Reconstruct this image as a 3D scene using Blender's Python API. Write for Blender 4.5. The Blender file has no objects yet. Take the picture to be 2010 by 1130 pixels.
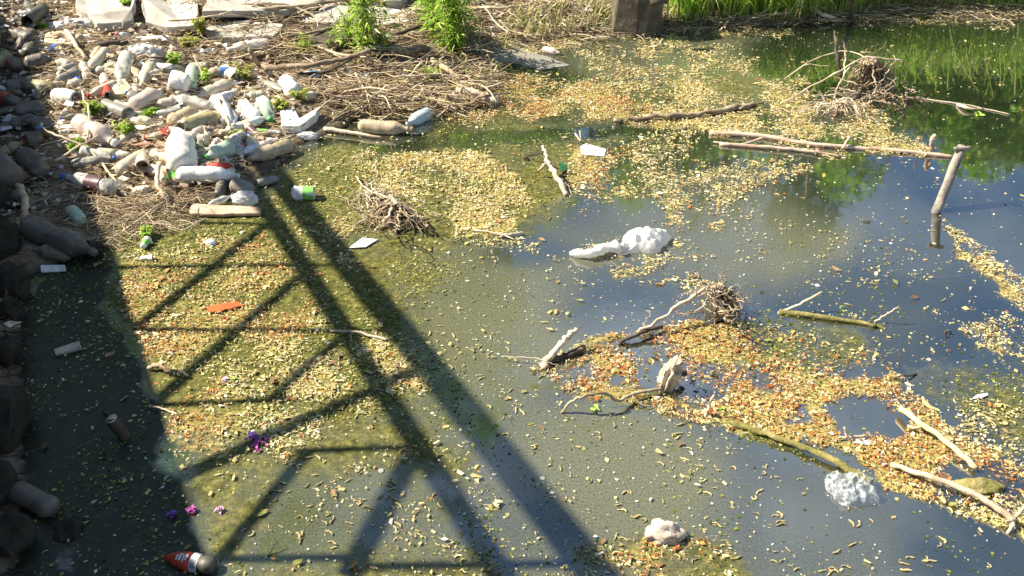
import bpy, bmesh, math, random
import numpy as np
from mathutils import Vector, Matrix
random.seed(7); RNG = np.random.default_rng(11)
S = bpy.context.scene; C = S.collection
# ------------------------------------------------------------------ camera, world, sun, exposure
CAMH, PITCH, F = 2.5, math.radians(33), 1950.0          # metres, down-tilt, focal length in px of a 2010 px wide frame
cam = bpy.data.objects.new('camera', bpy.data.cameras.new('camera')); C.objects.link(cam); S.camera = cam
cam.location = (0, 0, CAMH); cam.rotation_euler = (math.radians(90) - PITCH, 0, 0)
cam.data.sensor_width = 36; cam.data.lens = F / 2010 * 36; cam.data.clip_start = .05; cam.data.clip_end = 2000
SUN_EL = math.radians(43)
SUNH = Vector((-0.975, 0.222, 0)).normalized()           # horizontal direction towards the sun
SUN = Vector((SUNH.x * math.cos(SUN_EL), SUNH.y * math.cos(SUN_EL), math.sin(SUN_EL)))
W = bpy.data.worlds.new('World'); S.world = W; W.use_nodes = True
nt = W.node_tree; nt.nodes.clear()
sky = nt.nodes.new('ShaderNodeTexSky'); sky.sky_type = 'NISHITA'; sky.sun_disc = False
sky.sun_elevation = SUN_EL; sky.sun_rotation = math.atan2(SUN.x, SUN.y)
sky.air_density = 1.0; sky.dust_density = .2; sky.ozone_density = 5.0
bgn = nt.nodes.new('ShaderNodeBackground'); bgn.inputs[1].default_value = .062
wo = nt.nodes.new('ShaderNodeOutputWorld')
_tc = nt.nodes.new('ShaderNodeTexCoord'); _mp = nt.nodes.new('ShaderNodeMapping'); _mp.inputs['Scale'].default_value = (1, 1, 2.2); _mp.inputs['Location'].default_value = (3.1, 1.7, .4)
_n = nt.nodes.new('ShaderNodeTexNoise'); _n.inputs['Scale'].default_value = 2.3; _n.inputs['Detail'].default_value = 8; _n.inputs['Roughness'].default_value = .55
_r = nt.nodes.new('ShaderNodeValToRGB'); _r.color_ramp.elements[0].position = .49; _r.color_ramp.elements[1].position = .74; _r.color_ramp.elements[1].color = (.62, .62, .62, 1)
_m = nt.nodes.new('ShaderNodeMix'); _m.data_type = 'RGBA'; _m.inputs[7].default_value = (7.5, 8.3, 9.2, 1)     # thin white clouds
nt.links.new(_tc.outputs['Generated'], _mp.inputs[0]); nt.links.new(_mp.outputs[0], _n.inputs['Vector']); nt.links.new(_n.outputs[0], _r.inputs[0]); nt.links.new(_r.outputs[0], _m.inputs[0]); nt.links.new(sky.outputs[0], _m.inputs[6])
nt.links.new(_m.outputs[2], bgn.inputs[0]); nt.links.new(bgn.outputs[0], wo.inputs[0])
sd = bpy.data.lights.new('sun', 'SUN'); sd.energy = 5.0; sd.angle = math.radians(.45); sd.color = (1, .92, .78)
so = bpy.data.objects.new('sun', sd); C.objects.link(so); so.rotation_euler = SUN.to_track_quat('Z', 'Y').to_euler()
S.view_settings.view_transform = 'Standard'; S.view_settings.look = 'None'
S.view_settings.gamma = 1; S.view_settings.use_curve_mapping = False
S.view_settings.exposure = 1.45
S.cycles.max_bounces = 6; S.cycles.transparent_max_bounces = 12

# ------------------------------------------------------------------ pixel <-> place, noise, fields
cp, sp_ = math.cos(PITCH), math.sin(PITCH)
def P(px, py, z=0.0):
    u, v = px - 1005, py - 565
    d = Vector((u, F * cp - v * sp_, -F * sp_ - v * cp))
    t = (z - CAMH) / d.z
    return Vector((d.x * t, d.y * t, z))
def proj(x, y, z=0.0):
    dz = z - CAMH
    dep = y * cp - dz * sp_; up = y * sp_ + dz * cp
    dep = np.maximum(dep, .05)
    return 1005 + F * x / dep, 565 - F * up / dep
def sc(py): return ((py - 565) * cp + F * sp_) / CAMH     # px per metre at the water
def hsh(i, j, s):
    n = (i * 374761393 + j * 668265263 + s * 982451653) & 0xffffffff
    n = ((n ^ (n >> 13)) * 1274126177) & 0xffffffff
    return ((n ^ (n >> 16)) & 0xffff) / 65535.0
def vnoise(x, y, s=0):
    x = np.asarray(x, float); y = np.asarray(y, float)
    i = np.floor(x).astype(np.int64); j = np.floor(y).astype(np.int64); fx = x - i; fy = y - j
    fx = fx * fx * (3 - 2 * fx); fy = fy * fy * (3 - 2 * fy)
    a, b, c, d = hsh(i, j, s), hsh(i + 1, j, s), hsh(i, j + 1, s), hsh(i + 1, j + 1, s)
    return a + (b - a) * fx + (c - a) * fy + (a - b - c + d) * fx * fy
def fbm(x, y, s=0, o=4):
    t = 0; a = .5
    for k in range(o): t = t + a * vnoise(x * 2 ** k, y * 2 ** k, s + k); a *= .5
    return t / (1 - .5 ** o)
def in_poly(X, Y, poly):
    r = np.zeros(np.shape(X), bool); n = len(poly)
    for i in range(n):
        x1, y1 = poly[i]; x2, y2 = poly[(i + 1) % n]
        if y1 == y2: continue
        r ^= ((Y < y1) != (Y < y2)) & (X < (x2 - x1) * (Y - y1) / (y2 - y1) + x1)
    return r
GR = 6; gx, gy = np.meshgrid(np.arange(-300, 2310, GR) + .5, np.arange(-60, 1400, GR) + .5)
def blur(A, r):
    r = max(1, int(r / GR)); k = np.exp(-np.linspace(-2, 2, 2 * r + 1) ** 2); k /= k.sum()
    Bp = np.pad(A, r, mode='edge')
    B1 = sum(k[i] * Bp[:, i:i + A.shape[1]] for i in range(2 * r + 1))
    return sum(k[i] * B1[i:i + A.shape[0], :] for i in range(2 * r + 1))
def field(items, base=0.0):
    A = np.full(gx.shape, base, float)
    for poly, val, soft in items:
        m = in_poly(gx, gy, poly).astype(float)
        if soft: m = blur(m, soft)
        A = A * (1 - m) + val * m
    return A
def samp(A, px, py):
    i = np.clip(((py - gy[0, 0]) / GR), 0, A.shape[0] - 1.001); j = np.clip(((px - gx[0, 0]) / GR), 0, A.shape[1] - 1.001)
    a = i.astype(int); b = j.astype(int); fi = i - a; fj = j - b
    return (A[a, b] * (1 - fi) * (1 - fj) + A[a + 1, b] * fi * (1 - fj) + A[a, b + 1] * (1 - fi) * fj + A[a + 1, b + 1] * fi * fj)

def warp(x, y):
    a, b = proj(x, y); return a + (fbm(x * 4, y * 4, 231, 5) - .5) * 90, b + (fbm(x * 4, y * 4, 241, 5) - .5) * 50
# ------------------------------------------------------------------ materials
MATS = {}
def mat(name, build):
    if name in MATS: return MATS[name]
    m = bpy.data.materials.new(name); m.use_nodes = True; t = m.node_tree
    b = t.nodes['Principled BSDF']; build(t, b); MATS[name] = m; return m
def N(t, typ, **kw):
    n = t.nodes.new(typ)
    for k, v in kw.items():
        if k in n.inputs: n.inputs[k].default_value = v
        else: setattr(n, k, v)
    return n
def ramp(t, fac, stops):
    r = t.nodes.new('ShaderNodeValToRGB'); e = r.color_ramp.elements
    while len(e) < len(stops): e.new(.5)
    for q, (p, c) in zip(e, stops): q.position = p; q.color = (*c, 1)
    t.links.new(fac, r.inputs[0]); return r.outputs[0]
def noisecol(name, stops, scale=8, rough=.8, bump=.3, bscale=40, detail=6, rand=0.0, spec=.3, coord='Object', stretch=None, trans=0.0):
    def f(t, b):
        tc = N(t, 'ShaderNodeTexCoord'); src = tc.outputs[coord]
        oi = N(t, 'ShaderNodeObjectInfo')
        add = N(t, 'ShaderNodeVectorMath', operation='ADD'); t.links.new(src, add.inputs[0])
        ml = N(t, 'ShaderNodeMath', operation='MULTIPLY'); ml.inputs[1].default_value = 37.0
        t.links.new(oi.outputs['Random'], ml.inputs[0]); t.links.new(ml.outputs[0], add.inputs[1])
        v = add.outputs[0]
        if stretch:
            mp = N(t, 'ShaderNodeMapping'); mp.inputs['Scale'].default_value = stretch; t.links.new(v, mp.inputs[0]); v = mp.outputs[0]
        n = N(t, 'ShaderNodeTexNoise', Scale=scale, Detail=detail, Roughness=.65); t.links.new(v, n.inputs['Vector'])
        col = ramp(t, n.outputs[0], stops)
        if rand:
            hs = N(t, 'ShaderNodeHueSaturation'); mr = N(t, 'ShaderNodeMapRange'); mr.inputs['To Min'].default_value = 1 - rand; mr.inputs['To Max'].default_value = 1 + rand
            t.links.new(oi.outputs['Random'], mr.inputs['Value']); t.links.new(mr.outputs[0], hs.inputs['Value']); t.links.new(col, hs.inputs['Color']); col = hs.outputs[0]
        t.links.new(col, b.inputs['Base Color'])
        n2 = N(t, 'ShaderNodeTexNoise', Scale=bscale, Detail=8, Roughness=.7); t.links.new(v, n2.inputs['Vector'])
        bp = N(t, 'ShaderNodeBump', Strength=bump, Distance=.01); t.links.new(n2.outputs[0], bp.inputs['Height']); t.links.new(bp.outputs[0], b.inputs['Normal'])
        b.inputs['Roughness'].default_value = rough; b.inputs['Specular IOR Level'].default_value = spec
        if trans:
            tr = N(t, 'ShaderNodeBsdfTranslucent'); mx = N(t, 'ShaderNodeMixShader'); mx.inputs[0].default_value = trans
            t.links.new(col, tr.inputs[0]); t.links.new(b.outputs[0], mx.inputs[1]); t.links.new(tr.outputs[0], mx.inputs[2])
            t.links.new(mx.outputs[0], t.nodes['Material Output'].inputs[0])
    return mat(name, f)
def attrmat(name, rough=.7, trans=0.0, spec=.3, nz=.25):
    def f(t, b):
        a = N(t, 'ShaderNodeAttribute', attribute_name='col')
        tc = N(t, 'ShaderNodeTexCoord'); n = N(t, 'ShaderNodeTexNoise', Scale=160, Detail=3); t.links.new(tc.outputs['Object'], n.inputs['Vector'])
        mr = N(t, 'ShaderNodeMapRange'); mr.inputs['From Min'].default_value = .3; mr.inputs['From Max'].default_value = .7; mr.inputs['To Min'].default_value = 1 - nz; mr.inputs['To Max'].default_value = 1 + nz
        t.links.new(n.outputs[0], mr.inputs['Value'])
        vm = N(t, 'ShaderNodeVectorMath', operation='SCALE'); t.links.new(a.outputs['Color'], vm.inputs[0]); t.links.new(mr.outputs[0], vm.inputs['Scale'])
        t.links.new(vm.outputs[0], b.inputs['Base Color'])
        b.inputs['Roughness'].default_value = rough; b.inputs['Specular IOR Level'].default_value = spec
        if trans:
            tr = N(t, 'ShaderNodeBsdfTranslucent'); mx = N(t, 'ShaderNodeMixShader'); mx.inputs[0].default_value = trans
            t.links.new(vm.outputs[0], tr.inputs[0]); t.links.new(b.outputs[0], mx.inputs[1]); t.links.new(tr.outputs[0], mx.inputs[2])
            t.links.new(mx.outputs[0], t.nodes['Material Output'].inputs[0])
    return mat(name, f)
M_litter = attrmat('litter', .75, .25)
M_leafy = attrmat('leafy', .45, .4)
def plastic(name, clean, mud, clear=.25, rough=.3, mudamt=.5):
    def f(t, b):
        tc = N(t, 'ShaderNodeTexCoord'); oi = N(t, 'ShaderNodeObjectInfo')
        add = N(t, 'ShaderNodeVectorMath', operation='ADD'); ml = N(t, 'ShaderNodeMath', operation='MULTIPLY'); ml.inputs[1].default_value = 53.0
        t.links.new(oi.outputs['Random'], ml.inputs[0]); t.links.new(tc.outputs['Object'], add.inputs[0]); t.links.new(ml.outputs[0], add.inputs[1])
        n = N(t, 'ShaderNodeTexNoise', Scale=14, Detail=7, Roughness=.7); t.links.new(add.outputs[0], n.inputs['Vector'])
        col = ramp(t, n.outputs[0], [(.5 - .25 * mudamt, clean), (.52 + .06 * (1 - mudamt), tuple((c + m) / 2 for c, m in zip(clean, mud))), (.75, mud)])
        n3 = N(t, 'ShaderNodeTexNoise', Scale=150, Detail=3); t.links.new(add.outputs[0], n3.inputs['Vector'])
        dk = ramp(t, n3.outputs[0], [(.3, (.6, .55, .45)), (.5, (1, 1, 1))])
        mm = N(t, 'ShaderNodeMix', data_type='RGBA', blend_type='MULTIPLY'); mm.inputs[0].default_value = .7
        t.links.new(col, mm.inputs[6]); t.links.new(dk, mm.inputs[7]); t.links.new(mm.outputs[2], b.inputs['Base Color'])
        rr = ramp(t, n.outputs[0], [(.35, (rough,) * 3), (.7, (.8,) * 3)]); t.links.new(rr, b.inputs['Roughness'])
        n2 = N(t, 'ShaderNodeTexNoise', Scale=30, Detail=5); t.links.new(add.outputs[0], n2.inputs['Vector'])
        bp = N(t, 'ShaderNodeBump', Strength=.5, Distance=.006); t.links.new(n2.outputs[0], bp.inputs['Height']); t.links.new(bp.outputs[0], b.inputs['Normal'])
        if clear:
            tr = N(t, 'ShaderNodeBsdfTransparent'); tr.inputs[0].default_value = (.93, .96, .95, 1); mx = N(t, 'ShaderNodeMixShader')
            cr = ramp(t, n.outputs[0], [(.4, (clear,) * 3), (.62, (0, 0, 0))]); t.links.new(cr, mx.inputs[0])
            t.links.new(b.outputs[0], mx.inputs[1]); t.links.new(tr.outputs[0], mx.inputs[2])
            t.links.new(mx.outputs[0], t.nodes['Material Output'].inputs[0])
    return mat(name, f)
MUD = (.33, .26, .16)
PL = {
 'white': plastic('white_plastic', (.80, .79, .74), (.50, .44, .32), .0, .35, .3),
 'clear': plastic('clear_plastic', (.80, .79, .73), (.45, .42, .32), .72, .1, .4),
 'cream': plastic('cream_plastic', (.70, .64, .50), (.42, .34, .21), .3, .2, .6),
 'tan':   plastic('muddy_plastic', (.50, .41, .27), (.27, .21, .12), .0, .5, .8),
 'pink':  plastic('pinkish_plastic', (.78, .67, .58), (.46, .35, .24), .4, .15, .5),
 'green': plastic('pale_green_plastic', (.52, .70, .56), (.40, .40, .24), .35, .2, .4),
 'blue':  plastic('pale_blue_plastic', (.50, .66, .72), (.42, .42, .32), .35, .2, .3),
 'olive': plastic('olive_plastic', (.42, .36, .18), (.22, .17, .08), .0, .4, .6),
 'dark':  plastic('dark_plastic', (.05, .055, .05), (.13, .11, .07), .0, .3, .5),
 'shade_dark': plastic('shade_dark_plastic', (.15, .13, .10), (.07, .055, .035), .0, .4, .6),  # colour darkened to stand in for the bridge shade
 'grey':  plastic('grey_plastic', (.30, .29, .25), (.16, .13, .09), .1, .4, .6)}
def flat(name, c, rough=.5): return noisecol(name, [(.35, tuple(x * .75 for x in c)), (.65, c)], 30, rough, .15, 60)
M_bark = noisecol('weathered_bark', [(.35, (.13, .09, .055)), (.5, (.32, .24, .15)), (.65, (.52, .42, .28))], 9, .9, .8, 45, rand=.25, stretch=(1, 1, 1))
M_pale = noisecol('bleached_wood', [(.3, (.30, .22, .14)), (.5, (.52, .42, .29)), (.7, (.68, .57, .42))], 9, .85, .6, 50, rand=.18)
M_red = noisecol('peeled_reddish_wood', [(.3, (.30, .17, .11)), (.5, (.52, .36, .25)), (.7, (.66, .50, .37))], 9, .8, .5, 50)
M_darkwood = noisecol('wet_dark_wood', [(.3, (.03, .022, .015)), (.6, (.10, .075, .05)), (.8, (.2, .16, .11))], 9, .7, .8, 45)
M_moss = noisecol('mossy_wood', [(.3, (.10, .10, .025)), (.5, (.22, .20, .06)), (.7, (.42, .33, .14))], 12, .95, 1, 60)
M_conc = noisecol('weathered_concrete', [(.3, (.30, .27, .22)), (.5, (.46, .42, .35)), (.7, (.60, .56, .48))], 6, .95, .6, 35)
M_concdk = noisecol('stained_shaded_concrete', [(.3, (.045, .038, .025)), (.5, (.10, .085, .055)), (.7, (.20, .17, .11))], 14, .95, 1, 35, stretch=(1, 1, .6))  # base darkened in place of shade on the stub's unlit front
M_rock = noisecol('pale_rock', [(.3, (.25, .18, .13)), (.5, (.58, .48, .38)), (.7, (.72, .64, .54))], 14, .9, .8, 30)
M_shaded_dirtrock = noisecol('muddy_shaded_stone', [(.3, (.012, .010, .007)), (.6, (.045, .035, .022))], 14, .95, 1, 30)  # stone base darkened further to carry the bridge shade
M_steel = noisecol('painted_steel', [(.3, (.12, .13, .14)), (.7, (.22, .23, .24))], 10, .5, .1, 50)
M_bagw = noisecol('white_bag', [(.3, (.70, .69, .66)), (.6, (.86, .86, .84))], 12, .4, .8, 25, trans=.45)
M_foam = noisecol('white_foam', [(.35, (.50, .47, .38)), (.5, (.76, .75, .70)), (.65, (.84, .84, .81))], 26, .7, .5, 60)
M_card = noisecol('faded_card', [(.3, (.42, .34, .20)), (.6, (.66, .57, .38))], 12, .85, .4, 50)

# ------------------------------------------------------------------ mesh helpers
def link(name, me, m=None, parent=None):
    if m is not None and not me.materials: me.materials.append(m)
    o = bpy.data.objects.new(name, me); C.objects.link(o)
    if parent: o.parent = parent
    return o
def mk(name, V, Fc, smooth=True, col=None):
    me = bpy.data.meshes.new(name); V = np.asarray(V, np.float32)
    if isinstance(Fc, np.ndarray):
        n, k = Fc.shape
        me.vertices.add(len(V)); me.vertices.foreach_set('co', V.ravel())
        me.loops.add(n * k); me.loops.foreach_set('vertex_index', Fc.astype(np.int32).ravel())
        me.polygons.add(n); me.polygons.foreach_set('loop_start', np.arange(0, n * k, k, dtype=np.int32))
        me.update(calc_edges=True)
    else: me.from_pydata([tuple(v) for v in V], [], [tuple(f) for f in Fc])
    if smooth: me.polygons.foreach_set('use_smooth', np.ones(len(me.polygons), bool))
    if col is not None:
        at = me.attributes.new('col', 'FLOAT_COLOR', 'POINT'); c4 = np.ones((len(V), 4), np.float32); c4[:, :3] = col
        at.data.foreach_set('color', c4.ravel())
    me.validate(); return me
def tag(o, label, cat=None, group=None, kind=None):
    if label: o['label'] = label
    if cat: o['category'] = cat
    if group: o['group'] = group
    if kind: o['kind'] = kind
    return o
def empty(name, loc, label, cat, group=None, rz=0):
    o = bpy.data.objects.new(name, None); C.objects.link(o); o.location = loc; o.rotation_euler = (0, 0, rz); o.empty_display_size = .05
    return tag(o, label, cat, group)
def smoothline(pts, n=4):
    pts = [Vector(p) for p in pts]; out = []
    if len(pts) < 3: n = max(n, 4)
    for i in range(len(pts) - 1):
        p0 = pts[max(i - 1, 0)]; p1 = pts[i]; p2 = pts[i + 1]; p3 = pts[min(i + 2, len(pts) - 1)]
        for k in range(n):
            t = k / n
            out.append(.5 * ((2 * p1) + (p2 - p0) * t + (2 * p0 - 5 * p1 + 4 * p2 - p3) * t * t + (3 * p1 - p0 - 3 * p2 + p3) * t ** 3))
    out.append(pts[-1]); return out
def tube(V, Fc, pts, r0, r1, sides=6, wob=.12, knob=.0, rs=None):
    base = len(V); n = len(pts); up = Vector((.13, .21, 1)).normalized()
    for i, p in enumerate(pts):
        d = (pts[min(i + 1, n - 1)] - pts[max(i - 1, 0)])
        if d.length < 1e-6: d = Vector((1, 0, 0))
        d.normalize(); a = d.cross(up)
        if a.length < .1: a = d.cross(Vector((1, 0, 0)))
        a.normalize(); b = d.cross(a); r = (r0 + (r1 - r0) * i / (n - 1)) if rs is None else rs[i]
        r *= 1 + knob * random.uniform(-1, 1)
        for k in range(sides):
            th = 2 * math.pi * k / sides; q = r * (1 + wob * random.uniform(-1, 1))
            V.append(p + a * (math.cos(th) * q) + b * (math.sin(th) * q))
    for i in range(n - 1):
        for k in range(sides):
            k2 = (k + 1) % sides
            Fc.append((base + i * sides + k, base + i * sides + k2, base + (i + 1) * sides + k2, base + (i + 1) * sides + k))
    Fc.append(tuple(base + k for k in range(sides))[::-1]); Fc.append(tuple(base + (n - 1) * sides + k for k in range(sides)))
def tubemesh(name, lines, sides=6, wob=.12, knob=.1, n=4, jit=.0):
    V, Fc = [], []
    for pts, r0, r1 in lines:
        q = smoothline(pts, n)
        if jit: q = [p + Vector((random.gauss(0, jit), random.gauss(0, jit), random.gauss(0, jit * .6))) for p in q]
        tube(V, Fc, q, r0, r1, sides, wob, knob)
    return mk(name, V, Fc)
def local(me, o):                                         # object origin at the piece's middle
    c = np.empty(len(me.vertices) * 3, np.float32); me.vertices.foreach_get('co', c); c = c.reshape(-1, 3)
    m = c.mean(0); m[2] = c[:, 2].min(); me.vertices.foreach_set('co', (c - m).ravel()); o.location = Vector(m.tolist()) + (o.location if False else Vector((0, 0, 0))); me.update()
def blob(name, size, seed=0, amp=.25, freq=2.0, sub=3, flatbot=None, ridge=False):
    bm = bmesh.new(); bmesh.ops.create_icosphere(bm, subdivisions=sub, radius=1)
    from mathutils import noise
    off = Vector((seed * 7.3, seed * 3.1, seed * 1.7))
    for v in bm.verts:
        p = v.co.copy(); n = noise.fractal(p * freq + off, 1.0, 2.0, 4)
        if ridge: n = .35 - abs(noise.noise(p * freq * 1.3 + off)) * 1.8 + .35 * (.3 - abs(noise.noise(p * freq * 3.1 + off)))
        v.co = p * (1 + amp * n)
        v.co = Vector((v.co.x * size[0], v.co.y * size[1], v.co.z * size[2]))
        if flatbot is not None and v.co.z < flatbot: v.co.z = flatbot
    me = bpy.data.meshes.new(name); bm.to_mesh(me); bm.free()
    me.polygons.foreach_set('use_smooth', np.ones(len(me.polygons), bool)); return me
def scatter(name, templates, pos, rotz, tilt, scale, col, m, label, cat, kind='stuff', smooth=True, parent=None):
    """many small pieces as ONE mesh; templates: list of (verts, faces) with equal face size"""
    Vs, Fs, Cs = [], [], []; base = 0; k = RNG.integers(0, len(templates), len(pos))
    for ti, (tv, tf) in enumerate(templates):
        s = np.where(k == ti)[0]
        if not len(s): continue
        tv = np.asarray(tv, float); tf = np.asarray(tf, int); n = len(s)
        v = tv[None] * np.asarray(scale)[s].reshape(n, 1, -1)
        ta = tilt[s][:, None]; ct, st = np.cos(ta), np.sin(ta)
        y, z = v[..., 1] * ct - v[..., 2] * st, v[..., 1] * st + v[..., 2] * ct
        ra = rotz[s][:, None]; cr, sr = np.cos(ra), np.sin(ra)
        X = v[..., 0] * cr - y * sr; Y = v[..., 0] * sr + y * cr
        w = np.stack([X, Y, z], -1) + pos[s][:, None, :]
        Vs.append(w.reshape(-1, 3)); Fs.append((tf[None] + (np.arange(n) * len(tv))[:, None, None]).reshape(-1, tf.shape[1]) + base)
        Cs.append(np.repeat(col[s], len(tv), 0)); base += n * len(tv)
    o = link(name, mk(name, np.concatenate(Vs), np.concatenate(Fs), smooth, np.concatenate(Cs)), m, parent)
    return tag(o, label, cat, kind=kind)

# ------------------------------------------------------------------ the lie of the land
SHORE = [(-400, 1500), (-60, 1180), (30, 1130), (52, 950), (45, 800), (40, 640), (50, 545), (130, 508), (200, 498), (225, 470), (215, 420), (300, 412), (370, 418),
         (400, 398), (490, 395), (505, 350), (560, 318), (585, 285), (640, 262), (690, 238), (800, 222), (870, 232), (905, 205), (975, 196),
         (900, 168), (885, 128), (930, 108), (1000, 88), (1190, 66), (1300, 58), (1440, 52), (1560, 50), (1650, 34), (1800, 24), (2010, 30), (2300, 34)]
shore = [P(*p) for p in SHORE]
wp = [(p.x, p.y) for p in shore] + [(14, 7.4), (40, 6), (60, -60), (-30, -60), (-9, -8)]
wp_in = wp[:]
def sdist(x, y):
    d = np.full(np.shape(x), 1e9)
    for i in range(len(wp)):
        ax, ay = wp[i]; bx, by = wp[(i + 1) % len(wp)]; ex, ey = bx - ax, by - ay
        t = np.clip(((x - ax) * ex + (y - ay) * ey) / (ex * ex + ey * ey), 0, 1)
        d = np.minimum(d, np.hypot(x - ax - t * ex, y - ay - t * ey))
    return np.where(in_poly(x, y, wp), -d, d)
def height(x, y):
    x = np.asarray(x, float); y = np.asarray(y, float); d = sdist(x, y)
    steep = np.clip((4.6 - y) / 1.0, 0, 1) * np.clip((-1.4 - x) / .4, 0, 1)
    land = .012 + np.minimum(d, 3) * (.10 + .28 * steep) + (fbm(x * 2.2, y * 2.2, 3) - .5) * .16 * np.clip(d * 3, 0, 1) + (fbm(x * 11, y * 11, 9) - .5) * .035 * np.clip(d * 8, 0.2, 1)
    land = land + np.clip(d - 3, 0, 60) * .03
    return np.where(d > 0, land, -.02 - np.minimum(-d * .5, .9) + (fbm(x * 3, y * 3, 5) - .5) * .03)
def axis(lo, hi, step, far):
    a = list(np.arange(lo, hi + 1e-6, step)); s = step
    L, R = lo, hi; l, r = [], []
    while R < far: s *= 1.35; R += s; r.append(R); L -= s; l.append(L)
    return np.array(l[::-1] + a + r)
def grid(xs, ys):
    X, Y = np.meshgrid(xs, ys); nx, ny = len(xs), len(ys)
    i = np.arange(nx * ny).reshape(ny, nx)
    return X.ravel(), Y.ravel(), np.stack([i[:-1, :-1], i[:-1, 1:], i[1:, 1:], i[1:, :-1]], -1).reshape(-1, 4)
X, Y, Q = grid(axis(-6.5, 6.5, .04, 260), axis(1.2, 10.5, .04, 260))
HG = height(X, Y)
hx, hy = axis(-6.5, 6.5, .04, 260), axis(1.2, 10.5, .04, 260); HGr = HG.reshape(len(hy), len(hx))
def H(x, y):
    i = min(max(np.searchsorted(hy, y) - 1, 0), len(hy) - 2); j = min(max(np.searchsorted(hx, x) - 1, 0), len(hx) - 2)
    return float(HGr[i:i + 2, j:j + 2].mean())
def G(px, py, lift=0.0):
    z = 0
    for _ in range(7): p = P(px, py, z + lift); z = max(H(p.x, p.y), 0.0)
    return P(px, py, z + lift)
def gmat(t, b):
    tc = N(t, 'ShaderNodeTexCoord'); o = tc.outputs['Object']
    n = N(t, 'ShaderNodeTexNoise', Scale=3.5, Detail=9, Roughness=.7); t.links.new(o, n.inputs['Vector'])
    c = ramp(t, n.outputs[0], [(.3, (.08, .055, .035)), (.47, (.24, .175, .11)), (.58, (.44, .35, .24)), (.75, (.56, .47, .35))])
    n2 = N(t, 'ShaderNodeTexNoise', Scale=60, Detail=8, Roughness=.75); t.links.new(o, n2.inputs['Vector'])
    c2 = ramp(t, n2.outputs[0], [(.35, (.45, .40, .34)), (.6, (1.1, 1.05, .98))])
    mm = N(t, 'ShaderNodeMix', data_type='RGBA', blend_type='MULTIPLY'); mm.inputs[0].default_value = .8
    t.links.new(c, mm.inputs[6]); t.links.new(c2, mm.inputs[7])
    sx = N(t, 'ShaderNodeSeparateXYZ'); t.links.new(o, sx.inputs[0])
    wet = N(t, 'ShaderNodeMapRange'); wet.inputs['From Min'].default_value = .0; wet.inputs['From Max'].default_value = .05; t.links.new(sx.outputs['Z'], wet.inputs['Value'])
    m2 = N(t, 'ShaderNodeMix', data_type='RGBA'); t.links.new(wet.outputs[0], m2.inputs[0]); m2.inputs[6].default_value = (.07, .055, .03, 1); t.links.new(mm.outputs[2], m2.inputs[7])
    t.links.new(m2.outputs[2], b.inputs['Base Color']); b.inputs['Roughness'].default_value = .95
    bp = N(t, 'ShaderNodeBump', Strength=.8, Distance=.02); t.links.new(n2.outputs[0], bp.inputs['Height']); t.links.new(bp.outputs[0], b.inputs['Normal'])
ground = link('ground', mk('ground', np.stack([X, Y, HG], -1), Q), mat('bank_earth', gmat)); tag(ground, 'dry tan earth bank rising from the pond with the rubbish on it', kind='structure')

# ------------------------------------------------------------------ cover fields (px polygons of the photo turned into places on the water)
ALG = field([
 ([(150, 520), (230, 460), (520, 330), (690, 300), (1000, 280), (1180, 300), (1060, 420), (900, 470), (760, 520), (900, 800), (960, 960), (1060, 1300), (400, 1300), (340, 920), (290, 700)], .75, 60),
 ([(700, 500), (830, 520), (880, 640), (980, 900), (860, 860), (800, 720), (720, 600)], .45, 50),
 ([(560, 330), (700, 290), (730, 330), (690, 420), (650, 470), (560, 420)], 1, 40),
 ([(250, 450), (600, 440), (640, 640), (560, 760), (420, 800), (300, 800), (230, 560)], 1, 50),
 ([(620, 520), (740, 560), (800, 690), (700, 740), (600, 620)], .9, 40),
 ([(560, 900), (900, 900), (940, 1100), (460, 1100)], .35, 60),
 ([(640, 470), (900, 480), (900, 560), (720, 600)], .75, 60),
 ([(850, 240), (1150, 240), (1250, 280), (1060, 300), (850, 270)], .8, 40),
 ([(870, 190), (1480, 120), (1500, 210), (1200, 245), (900, 240)], .6, 40),
 ([(1080, 740), (1300, 790), (1500, 830), (1600, 900), (1500, 870), (1300, 810), (1050, 740)], .9, 20),
 ([(1120, 1060), (1260, 1030), (1440, 1030), (1470, 1130), (1460, 1300), (1130, 1300)], .62, 30),
 ([(1760, 700), (2010, 720), (2310, 780), (2310, 900), (2010, 880), (1850, 800)], .6, 60),
 ([(1460, 620), (1700, 640), (1740, 700), (1560, 760), (1400, 720)], .7, 40),
 ([(1060, 1100), (1250, 1130), (1250, 1300), (1000, 1300)], .5, 40),
 ([(880, 250), (1190, 258), (1170, 272), (880, 285)], .25, 15),
 ([(60, 520), (230, 500), (300, 760), (400, 1100), (420, 1300), (40, 1300), (50, 860)], .46, 40),
 ([(1480, 60), (2310, 20), (2310, 660), (1960, 640), (1800, 460), (1600, 330)], .0, 40),
 ], .12)
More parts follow.
